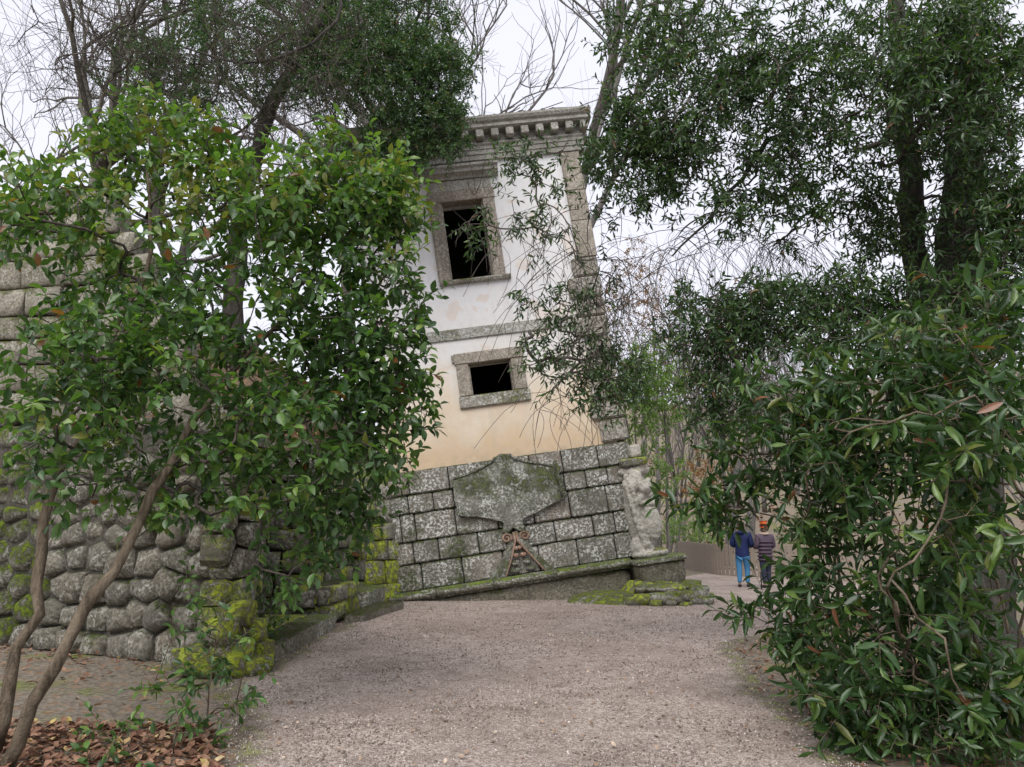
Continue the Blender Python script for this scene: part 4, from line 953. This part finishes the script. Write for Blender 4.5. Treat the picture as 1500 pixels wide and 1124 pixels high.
p.branch(Wl((1415, 640, 9.8), (1470, 480, 9.5), (1468, 330, 9.3), (1480, 150, 9.2), (1490, -50, 9.1)), .12, .06)
p.branch(Wl((1425, 30, 9.5), (1250, 10, 9.2), (1100, 20, 9.2), (980, 60, 9.4), (900, 110, 9.7)), .06, .012)
p.branch(Wl((1400, 350, 9.7), (1300, 250, 9.0), (1200, 160, 8.7), (1080, 130, 8.8), (980, 160, 9.2)), .05, .012)
g = p.rng
T = blob(g, 430, (1330, 110), (230, 165), 9.0, 1.1, .45) + blob(g, 330, (1080, 110), (170, 140), 9.3, .9, .45) + blob(g, 190, (945, 215), (95, 100), 9.6, .5, .5) + blob(g, 130, (1440, 310), (90, 170), 8.8, .8, .5)
T += blob(g, 70, (1130, 300), (130, 60), 9.3, .5) + blob(g, 110, (1075, 470), (120, 55), 9.4, .5) + blob(g, 55, (850, 520), (90, 55), 9.9, .3) + blob(g, 120, (1200, 450), (140, 60), 9.0, .6) + blob(g, 22, (900, 560), (50, 55), 9.7, .3)
T += blob(g, 26, (790, 330), (110, 60), 10.0, .2) + blob(g, 26, (800, 240), (90, 45), 10.1, .2) + blob(g, 18, (830, 430), (90, 40), 9.9, .2) + blob(g, 60, (1290, 330), (60, 60), 9.7, .5) + blob(g, 70, (1060, 570), (50, 80), 9.3, .3) + blob(g, 160, (1300, 470), (180, 70), 8.6, .7)
T += blob(g, 70, (960, 60), (80, 70), 9.6, .5) + blob(g, 170, (1390, 100), (130, 120), 7.9, .5, .5) + blob(g, 90, (1470, 330), (40, 130), 8.2, .4, .5) + blob(g, 60, (1180, 240), (110, 60), 9.2, .5)
tips = p.grow(T, step=.2, up=.2)
p.shoots(tips, (2, 3), (.22, .42), (7, 11), (.085, .145), droop=.45, spread=.75, updir=-.05, leafup=.5)
# hanging bare twigs
for (x0, x1, y0, y1, l0, l1, n_) in [(1030, 1095, 430, 520, 60, 150, 110), (740, 900, 290, 440, 60, 170, 90), (880, 1010, 350, 480, 40, 130, 60), (770, 900, 460, 600, 50, 140, 50), (640, 780, 280, 330, 40, 100, 16), (1100, 1200, 340, 380, 40, 120, 60), (980, 1180, 330, 370, 60, 160, 90), (880, 960, 340, 480, 80, 200, 50)]:
    for _ in range(n_):
        q = W(g.uniform(x0, x1), g.uniform(y0, y1), g.uniform(9.3, 10.0)); i = p.near(q); q = p.P[i].copy(); L_ = g.uniform(l0, l1) / FPX * 9.6; last = i; d = nrm(A(g.normal(0, .8), g.normal(0, .4), -.1)); cv = g.normal(0, .12, 3)
        for k in range(8): d = nrm(d + A(0, 0, -.30) + cv + g.normal(0, .06, 3)); q = q + d * L_ / 8; last = p.node(q, last)
p.finish(root, 'bark_dark', 'leaf_ever', aspect=.30, twig='twig', rtip=.0036, pipe=2.6)

# ---- laurel thicket, lower right
root = thing('laurel_shrub', (3.75, 6.2, 0), 'dense laurel thicket with long glossy leaves beside the gravel path', 'shrub')
p = Plant(8); g = p.rng
for k in range(20):
    a = g.uniform(0, 6.28); q = A(3.9 + .95 * g.uniform(-1, 1), 6.5 + g.uniform(-.7, 1.4), 0); q[0] = max(q[0], 3.0)
    hgt = g.uniform(1.2, 3.4); lean_ = A(g.normal(-.1, .3), g.normal(-.1, .25), 0)
    p.limb([q, q + A(0, 0, hgt * .4) + lean_ * .25, q + A(0, 0, hgt * .8) + lean_ * .7, q + A(0, 0, hgt) + lean_ * 1.3], g.uniform(.010, .02), .006, step=.15, wob=.012)
p.limb([A(4.6, 5.8, 0)] + Wl((1480, 800, 5.2), (1413, 700, 5.0), (1372, 768, 4.8), (1326, 828, 4.7), (1300, 860, 4.7)), .02, .006, step=.12)
p.limb([A(3.4, 6.3, 0)] + Wl((1310, 900, 5.2), (1306, 850, 4.9), (1357, 904, 4.7), (1390, 972, 4.6), (1413, 1024, 4.6)), .018, .006, step=.12)
p.limb([A(3.3, 6.6, 0)] + Wl((1260, 880, 6.6), (1190, 790, 6.6), (1120, 750, 6.8), (1030, 750, 7.0)), .016, .005, step=.12)
p.limb([A(5.0, 5.6, 0)] + Wl((1490, 700, 5.0), (1440, 590, 4.9), (1380, 600, 4.9), (1290, 620, 5.1), (1230, 650, 5.2)), .02, .006, step=.12)
p.limb([A(5.0, 5.9, 0)] + Wl((1480, 650, 5.2), (1440, 540, 5.2), (1400, 490, 5.3)), .02, .006, step=.12)
T = blob(g, 85, (1300, 640), (190, 130), 6.2, .9, .5) + blob(g, 30, (1220, 720), (70, 90), 6.5, .6, .5) + blob(g, 70, (1330, 880), (160, 140), 5.9, .8, .5) + blob(g, 46, (1450, 680), (80, 220), 5.1, .5, .5)
T += blob(g, 13, (1150, 905), (50, 50), 7.0, .3) + blob(g, 44, (1290, 1020), (100, 65), 5.9, .5) + blob(g, 16, (1055, 738), (70, 14), 6.9, .25) + blob(g, 45, (1400, 530), (110, 70), 5.8, .6) + blob(g, 7, (1440, 440), (60, 40), 5.6, .4) + blob(g, 40, (1190, 590), (110, 60), 6.6, .5) + blob(g, 30, (1430, 1020), (80, 60), 5.6, .4)
T += blob(g, 16, (1200, 940), (60, 60), 6.8, .3) + blob(g, 14, (1110, 690), (50, 45), 6.9, .3) + blob(g, 12, (1195, 830), (40, 60), 6.7, .3)
T = [t for t in T if t[2] > .12]
tips = p.grow(T, step=.16, up=.3)
p.shoots(tips, (2, 3), (.2, .4), (5, 8), (.13, .215), droop=.3, spread=.7, leafup=.5, rshift=.04)
p.finish(root, 'bark_shrub', 'leaf_laurel', aspect=.29, trunk_name='stem')
# low ground plants under it
gp0 = [(1290, 1095), (1400, 1100), (1470, 1085), (1345, 1060)]
for k, (px, py) in enumerate(gp0):
    gg = W(px, py, 5.9 - .12 * k); gp = A(gg[0], gg[1] - .2, 0); r_ = thing('ground_sprout', tuple(gp), 'low leafy laurel sprout in the leaf litter under the thicket', 'plant', 'laurel sprouts under the thicket'); q = Plant(60 + k)
    q.limb([gp, gp + A(.02, 0, .25), gp + A(.05, .02, .4)], .006, .003, step=.08, wob=.01)
    T = [gp + A(*q.rng.normal(0, .18, 2), q.rng.uniform(.08, .42)) for _ in range(14)]
    q.shoots(q.grow(T, step=.1), (1, 2), (.12, .2), (4, 6), (.08, .12), leafup=.8); q.finish(r_, 'bark_shrub', 'leaf_laurel', aspect=.32, ntop=24, trunk_name='stem')

# ---- holm oak behind the terrace, hanging over the cornice
root = thing('holm_oak', (-6.2, 16.2, 3.9), 'leafy green holm oak leaning over the left end of the house cornice', 'tree')
p = Plant(11); g = p.rng
p.limb([A(-6.2, 16.2, 3.7)] + Wl((350, 330, 16), (375, 230, 15.6), (395, 160, 15.2), (440, 80, 15), (480, 0, 14.8), (500, -120, 14.8)), .26, .10, step=.3)
p.branch(Wl((385, 190, 15.3), (430, 185, 15), (500, 150, 14.8), (580, 130, 14.6), (640, 130, 14.5)), .10, .03)
p.branch(Wl((395, 160, 15.2), (330, 110, 15), (250, 60, 14.8), (180, -20, 14.6)), .08, .03)
p.branch(Wl((440, 80, 15), (540, 40, 14.8), (620, 20, 14.6)), .08, .03)
p.branch(Wl((375, 230, 15.6), (470, 210, 15.2), (560, 195, 14.9), (620, 190, 14.8)), .07, .02)
T = blob(g, 60, (640, 150), (55, 90), 14.5, .5, .5) + blob(g, 340, (590, 90), (100, 110), 14.8, 1.1, .45) + blob(g, 220, (470, 70), (110, 110), 14.9, 1.0, .5) + blob(g, 90, (610, 200), (75, 45), 14.8, .5) + blob(g, 170, (330, 70), (130, 100), 15, 1) + blob(g, 60, (230, 120), (80, 90), 14.6, .6) + blob(g, 60, (520, 230), (110, 40), 15, .5) + blob(g, 80, (550, -40), (140, 60), 15, 1)
p.shoots(p.grow(T, step=.3, maxd=4), (4, 6), (.25, .5), (10, 14), (.075, .125), droop=.3, spread=.9, leafup=.5)
p.finish(root, 'bark_dark', 'leaf_oak', aspect=.40, hi=False, ntop=0)

# ---- bare trees
def bare(p, base, h, r0, seed, spread=.55, levels=4, lean=(0, 0), kmin=3, kmax=5, first=.35, gnarl=.10):
    g = np.random.default_rng(seed)
    def rec(i, d, L, r, lev):
        n = 5; last = i; q = p.P[i].copy(); idx = []
        for k in range(n):
            d = nrm(d + g.normal(0, gnarl, 3) + A(0, 0, .05)); q = q + d * L / n; last = p.node(q, last, max(r * (1 - .4 * (k + 1) / n), .006), lev == 0); idx.append((last, d.copy(), max(r * (1 - .4 * (k + 1) / n), .006)))
        if lev >= levels: return
        m = g.integers(kmin, kmax + 1)
        for j in range(m):
            a, dd_, rr = idx[min(n - 1, int((first if lev == 0 else .2) * n + g.random() * n * .8))] if j < m - 2 else idx[-1]
            side = nrm(g.normal(0, 1, 3)); side = nrm(side - dd_ * (side @ dd_)); nd = nrm(dd_ + side * g.uniform(.5, 1.3) * spread + A(0, 0, .15))
            rec(a, nd, L * g.uniform(.5, .8), rr * g.uniform(.55, .85), lev + 1)
    i = p.node(np.array(base), -1, r0, True); rec(i, nrm(A(lean[0], lean[1], 1)), h * .42, r0, 0)
for k, (bx, by, bz, h, r0, ln_, sd, lab) in enumerate([
        (-1.1, 23.6, 0, 31, .34, (.05, 0), 1, 'bare grey tree forking above the middle of the house roof'),
        (-.3, 24.2, 0, 32, .42, (.08, 0), 2, 'thick bare tree with spreading limbs behind the house roof'),
        (.3, 24.0, 0, 30, .32, (.05, 0), 37, 'bare tree leaning right behind the house roof'),
        ]):
    r_ = thing('bare_tree', (bx, by, -.3), lab, 'tree'); q = Plant(sd); bare(q, (bx, by, -.3), h + 2, r0, sd, levels=5, kmin=4, kmax=5, lean=ln_, spread=.8, gnarl=.14); q.finish(r_, 'bark_grey', None, ks=(8, 5, 3), twig='bark_grey')
for k, (bx, by, h, r0, ln_, sd, lab) in enumerate([(-10.6, 18, 12, .24, (.12, 0), 4, 'mossy bare tree standing behind the high tufa wall'), (-13.5, 20, 13, .26, (.25, 0), 6, 'bare tree with mossy limbs leaning over the high tufa wall'), (-12.4, 17.2, 12, .24, (.02, 0), 12, 'ivy-clad bare tree close behind the high tufa wall'), (-8.6, 20, 14, .2, (.1, 0), 8, 'bare branching tree between the tufa wall and the holm oak'), (-4.6, 22, 16, .22, (-.05, 0), 9, 'tall bare tree behind the holm oak crown')]):
    bz = float(TH(np.array(bx), np.array(by))) - .1
    r_ = thing('bare_tree', (bx, by, bz), lab, 'tree'); q = Plant(sd); bare(q, (bx, by, bz), h, r0, sd, levels=5, kmin=3, kmax=4, lean=ln_, spread=.75, gnarl=.16)
    if k < 3:
        tips = [i for i in range(q.n) if q.r[i] > .035 and q.rng.random() < .9]; q.shoots(tips, (1, 2), (.3, .6), (6, 10), (.06, .1), droop=.2, spread=1.2)
    q.finish(r_, 'bark_ivy', 'leaf_oak', ks=(8, 5, 3), twig='bark_ivy', aspect=.6, hi=False, ntop=0)
# bare overhanging branches from a tree standing left of the view
r_ = thing('overhanging_tree', (-7.4, 6.0, 0), 'dark bare branches of a tree reaching across above the shrub', 'tree'); p = Plant(15); g = p.rng
p.limb([A(-7.4, 6.0, -.1), A(-7.3, 6.1, 2.5), A(-7.0, 6.4, 5), A(-6.6, 6.8, 7.5)], .2, .1, step=.4)
p.branch([A(-6.9, 6.5, 5.5)] + Wl((-60, -10, 7.2), (60, 22, 7.3), (150, 55, 7.4), (230, 95, 7.5), (330, 170, 7.8), (420, 240, 8)), .04, .012, wob=.01)
p.branch([A(-6.6, 6.8, 7.5)] + Wl((60, -120, 7.3), (180, -10, 7.4), (215, 70, 7.5), (262, 150, 7.6), (290, 190, 7.7), (318, 250, 7.8), (350, 300, 7.9)), .04, .012, wob=.01)
p.branch([A(-6.6, 6.8, 7.5)] + Wl((200, -160, 8.2), (420, -80, 8.3), (500, 0, 8.2), (472, 50, 8.1), (420, 82, 8.0), (340, 90, 7.9), (270, 70, 7.9)), .045, .012, wob=.01)
p.branch([A(-6.6, 6.8, 7.5)] + Wl((100, -150, 7.8), (260, 40, 8), (350, 70, 8.1), (440, 100, 8.3), (560, 160, 8.5)), .032, .008, wob=.02)
T = blob(g, 260, (330, 80), (230, 120), 8, .7) + blob(g, 60, (120, 60), (130, 80), 7.5, .5)
tips = p.grow(T, step=.15, up=.1, sag=.1)
for t_i in tips:
    for _ in range(3):
        q = p.P[t_i].copy(); last = t_i; d = nrm(g.normal(0, 1, 3) + A(.3, 0, -.1))
        for k in range(5): d = nrm(d + g.normal(0, .2, 3)); q = q + d * g.uniform(.06, .13); last = p.node(q, last)
p.finish(r_, 'bark_dark', None, twig='twig', rtip=.003, pipe=3.2)

# wooded hillside on the right: a few tree shapes, many individuals
protos = []
for sd in (21, 22, 23, 24):
    q = Plant(sd); bare(q, (0, 0, 0), 15, .2, sd, levels=4, kmin=3, kmax=5, spread=.5, first=.45); r_ = thing('woodland_tree', (0, 0, 0), 'leafless grey tree of the wooded hillside beyond the fence', 'tree', 'leafless trees on the hillside'); q.finish(r_, 'bark_grey', None, ks=(7, 4, 3), twig='bark_grey', rtip=.006); protos.append(r_)
gw = np.random.default_rng(5); cnt = 0
spots = [(7.2, 36), (9.3, 33), (10.8, 38), (8.6, 44), (12.5, 41), (11.2, 48), (14.5, 46), (16, 38)] + [(gw.uniform(.1, .85) * y_, y_) for y_ in gw.uniform(48, 92, 34)]
for k, (x_, y_) in enumerate(spots):
    src = protos[k % 4]
    if k < 4: o = src
    else:
        o = src.copy(); COL.objects.link(o)
        for c in src.children:
            c2 = c.copy(); COL.objects.link(c2); c2.parent = o
    o.location = (x_, y_, float(GH(x_, y_)) - .15); o.rotation_euler = (0, 0, gw.uniform(0, 6.28)); sc = gw.uniform(.7, 1.05); o.scale = (sc, sc, sc)
# green and autumn trees between the house corner and the wood
def leafy(name, label, base, h, seed, blobs, mat, ll, nl, wood='bark_grey', aspect=.45, nsh=(2, 3), cat='tree'):
    b_ = A(*base, float(GH(*base)) - .05); r_ = thing(name, tuple(b_), label, cat); q = Plant(seed); q.limb([b_, b_ + A(.1, 0, h * .5), b_ + A(.15, .1, h)], .012 * h, .03, step=.4)
    T = []
    for n_, c, r, Y, dY in blobs: T += blob(q.rng, n_, c, r, Y, dY, .5)
    T = [t for t in T if t[2] > b_[2] + .1]
    q.shoots(q.grow(T, step=.35, maxd=6), nsh, (.3, .6), nl, ll, droop=.2, spread=.9, leafup=.7); q.finish(r_, wood, mat, aspect=aspect, hi=False, ntop=0)
leafy('young_tree', 'bright green young tree just behind the right corner of the house', (5.0, 24.5), 5.5, 71, [(150, (945, 580), (62, 90), 24.5, 1.3), (30, (960, 700), (40, 50), 24.5, .8)], 'leaf_light', (.14, .22), (8, 11))
leafy('autumn_tree', 'tree with rusty orange autumn leaves behind the house corner', (6.4, 33), 11, 72, [(170, (935, 440), (65, 110), 33, 2), (40, (1010, 520), (60, 90), 33, 2)], 'leaf_orange', (.11, .18), (5, 8))
leafy('green_bush', 'light green bush behind the corner statue beyond the fence', (8.2, 33.5), 1.8, 73, [(50, (1010, 775), (50, 28), 33, 1.2)], 'leaf_light', (.14, .22), (7, 10), cat='bush')
leafy('green_bush', 'dull green bush behind the two walkers', (14.5, 35), 2, 74, [(60, (1190, 770), (70, 40), 35, 1.2)], 'leaf_oak', (.14, .22), (7, 10), cat='bush')
leafy('rust_bush', 'rusty leaved bush at the foot of the hillside trees', (12, 44), 2.5, 75, [(50, (1040, 700), (50, 40), 44, 1.5)], 'leaf_orange', (.16, .26), (6, 9), cat='bush')

# ------------------------------------------------------------------ fence, rail, walkers
fe = thing('board_fence', (0, 0, 0), 'weathered vertical board fence along the far side of the path', 'fence')
line = curve([(6.9, 31.5), (6.75, 27.5), (7.0, 25.2), (8.6, 23.6), (10.6, 22.9), (12.5, 22.6)], 66)
for i in range(65):
    a, b_ = line[i], line[i + 1]; c = (a + b_) / 2; L_ = np.linalg.norm(b_ - a); d = (b_ - a) / L_; h = 1.02 + random.uniform(-.03, .03); w = L_ * .38
    me = MB().box(-w, w, -.012, .012, -.1, h, .004); o = me.build('board', M['wood_fence'], fe); z_ = float(GH(*c)); o.matrix_basis = Matrix(((d[0], -d[1], 0, c[0]), (d[1], d[0], 0, c[1]), (0, 0, 1, z_), (0, 0, 0, 1)))
for zz in (.25, .8):
    nn_ = line + A(.05, .05); V, F = tube(np.c_[nn_, GH(line[:, 0], line[:, 1]) + zz], .035, 4); link('rail', mesh_from('rail', V, F, M['wood_fence']), fe)
rl = thing('iron_rail', (6.4, 19.6, 0), 'low thin dark iron rail beside the walkers', 'railing')
for nm, a, b_, r in (('post', (0, 0, -.1), (0, 0, .42), .018), ('post', (.95, .05, -.1), (.95, .05, .42), .018), ('bar', (-.02, 0, .41), (.97, .05, .41), .014)):
    V, F = tube([A(*a), (A(*a) + A(*b_)) / 2, A(*b_)], r, 8); link(nm, mesh_from(nm, V, F, M['iron'], True), rl)

def skin_obj(name, nodes, edges, mat, parent, root_i=0, sub=2):
    me = bpy.data.meshes.new(name); me.from_pydata([n_[0] for n_ in nodes], edges, []); me.update(); o = link(name, me, parent); me.materials.append(mat)
    md = o.modifiers.new('skin', 'SKIN'); md.use_smooth_shade = True
    for i, n_ in enumerate(nodes):
        s_ = me.skin_vertices[0].data[i]; s_.radius = n_[1] if isinstance(n_[1], tuple) else (n_[1], n_[1]); s_.use_root = (i == root_i)
    md = o.modifiers.new('sub', 'SUBSURF'); md.levels = sub; md.render_levels = sub; return o
M['skin'] = plain('skin', (.45, .28, .2), .6); M['navy'] = plain('navy_jacket', (.012, .022, .09), .7, 6, .5, .02); M['jeans'] = plain('blue_jeans', (.06, .2, .38), .85, 12)
M['plum'] = plain('plum_puffer', (.085, .06, .085), .5, 6, .4, .02); M['dark_trousers'] = plain('dark_trousers', (.03, .035, .06), .85); M['shoe'] = plain('dark_shoe', (.02, .02, .02)); M['hair'] = plain('brown_hair', (.06, .035, .02), .6, 40); M['orange'] = plain('orange_hat', (.75, .16, .04), .8); M['fur'] = plain('beige_hood', (.5, .4, .33), .9, 60, .5, .02)
def person(loc, rz, s_, jacket, trousers, label, hat=None, puffer=False, arms='fwd'):
    r_ = thing('person', loc, label, 'person', M=Matrix.Translation(loc) @ Matrix.Rotation(rz, 4, 'Z') @ Matrix.Scale(s_, 4))
    # body faces +y; one continuous figure
    hx = .23; B = [((0, 0, .95), (.15, .11)), ((0, 0, 1.18), (.15, .11)), ((0, -.01, 1.38), (.19, .11)), ((0, 0, 1.50), .055), ((0, .02, 1.58), (.075, .09)), ((0, .03, 1.68), (.082, .10)), ((0, .02, 1.75), (.05, .06))]; E_ = [(0, 1), (1, 2), (2, 3), (3, 4), (4, 5), (5, 6)]
    for sx in (-1, 1):
        k = len(B); f = .05 * sx
        B += [((.10 * sx, 0, .88), (.09, .10)), ((.10 * sx, .03 + f, .50), .06), ((.10 * sx, -.02 + f, .10), .042), ((.11 * sx, .10 + f, .035), (.045, .03))]; E_ += [(0, k), (k, k + 1), (k + 1, k + 2), (k + 2, k + 3)]
        k = len(B); hy = .30 if arms == 'fwd' else .06
        B += [((.20 * sx, -.01, 1.42), .06), ((.25 * sx, -.02, 1.14), .045), ((.16 * sx, hy, 1.10), .034), ((.13 * sx, hy + .09, 1.12), (.035, .018))]; E_ += [(2, k), (k, k + 1), (k + 1, k + 2), (k + 2, k + 3)]
        h0 = len(B) - 1
        for fi, (ox, fl) in enumerate(((-.03, .07), (-.01, .08), (.01, .075), (.028, .06))):
            k = len(B); B += [((.13 * sx + ox, hy + .13, 1.12), .009), ((.13 * sx + ox, hy + .13 + fl * .6, 1.10), .008)]; E_ += [(h0, k), (k, k + 1)]
        k = len(B); B += [((.13 * sx - .045 * sx, hy + .10, 1.135), .010), ((.13 * sx - .055 * sx, hy + .14, 1.13), .008)]; E_ += [(h0, k), (k, k + 1)]
    skin_obj('body', B, E_, M['skin'], r_)
    bott = .80 if not puffer else .72
    J = [((0, 0, bott), (.215, .165)), ((0, 0, 1.0), (.205, .155)), ((0, 0, 1.2), (.20, .15)), ((0, -.01, 1.38), (.225, .145)), ((0, -.005, 1.50), (.10, .09))]; E2 = [(0, 1), (1, 2), (2, 3), (3, 4)]
    for sx in (-1, 1):
        k = len(J); J += [((.215 * sx, -.01, 1.42), .088), ((.27 * sx, -.02, 1.14), .075), ((.17 * sx, (.28 if arms == 'fwd' else .05), 1.10), .055)]; E2 += [(3, k), (k, k + 1), (k + 1, k + 2)]
    jk = skin_obj('jacket', J, E2, M[jacket], r_, 1)
    if puffer:
        for i in range(6):
            z_ = .78 + i * .10; pts = [(.205 * math.cos(a), .155 * math.sin(a), z_) for a in np.linspace(0, 6.283, 25)]; V, F = tube(pts, .03, 6); link('quilted_band', mesh_from('quilted_band', V, F, M[jacket], True), jk)
        pts = [(.11 * math.cos(a), .10 * math.sin(a) - .01, 1.50) for a in np.linspace(0, 6.283, 21)]; V, F = tube(pts, .035, 7); link('hood_trim', mesh_from('hood_trim', V, F, M['fur'], True), jk)
    else: skin_obj('hood', [((-.09, -.10, 1.50), .05), ((0, -.14, 1.47), .06), ((.09, -.10, 1.50), .05)], [(0, 1), (1, 2)], M[jacket], jk, 1)
    Tn = [((0, 0, .92), (.16, .13))]; E3 = []
    for sx in (-1, 1):
        k = len(Tn); f = .05 * sx; Tn += [((.10 * sx, 0, .80), (.105, .115)), ((.10 * sx, .03 + f, .48), .08), ((.10 * sx, -.02 + f, .10), .062)]; E3 += [(0, k), (k, k + 1), (k + 1, k + 2)]
    skin_obj('trousers', Tn, E3, M[trousers], r_)
    for sx in (-1, 1): f = .05 * sx; skin_obj('shoe', [((.105 * sx, -.05 + f, .05), (.05, .05)), ((.11 * sx, .06 + f, .045), (.05, .04)), ((.115 * sx, .15 + f, .035), (.04, .03))], [(0, 1), (1, 2)], M['shoe'], r_, 1)
    hd = skin_obj('hair', [((0, -.01, 1.60), (.085, .085)), ((0, -.012, 1.67), (.092, .10)), ((0, -.005, 1.735), (.07, .08))], [(0, 1), (1, 2)], M['hair'], r_, 1)
    for sx in (-1, 1): skin_obj('ear', [((.085 * sx, .03, 1.64), .012), ((.09 * sx, .02, 1.68), .014)], [(0, 1)], M['skin'], r_)
    skin_obj('nose', [((0, .13, 1.68), .012), ((0, .145, 1.64), .016)], [(0, 1)], M['skin'], r_)
    if hat: skin_obj('hat', [((0, .01, 1.71), (.10, .11)), ((0, .01, 1.77), (.09, .10)), ((0, .01, 1.83), (.05, .05))], [(0, 1), (1, 2)], M[hat], r_, 1)
pA = W(1090, 858, 20.3); pB = W(1126, 860, 20.0)
person((pA[0], 20.3, 0), rad(-25), .96, 'navy', 'jeans', 'person in navy jacket and blue jeans facing away by the fence')
person((pB[0], 20.1, 0), rad(10), .93, 'plum', 'dark_trousers', 'person in plum quilted coat and orange hat beside the fence', hat='orange', puffer=True)
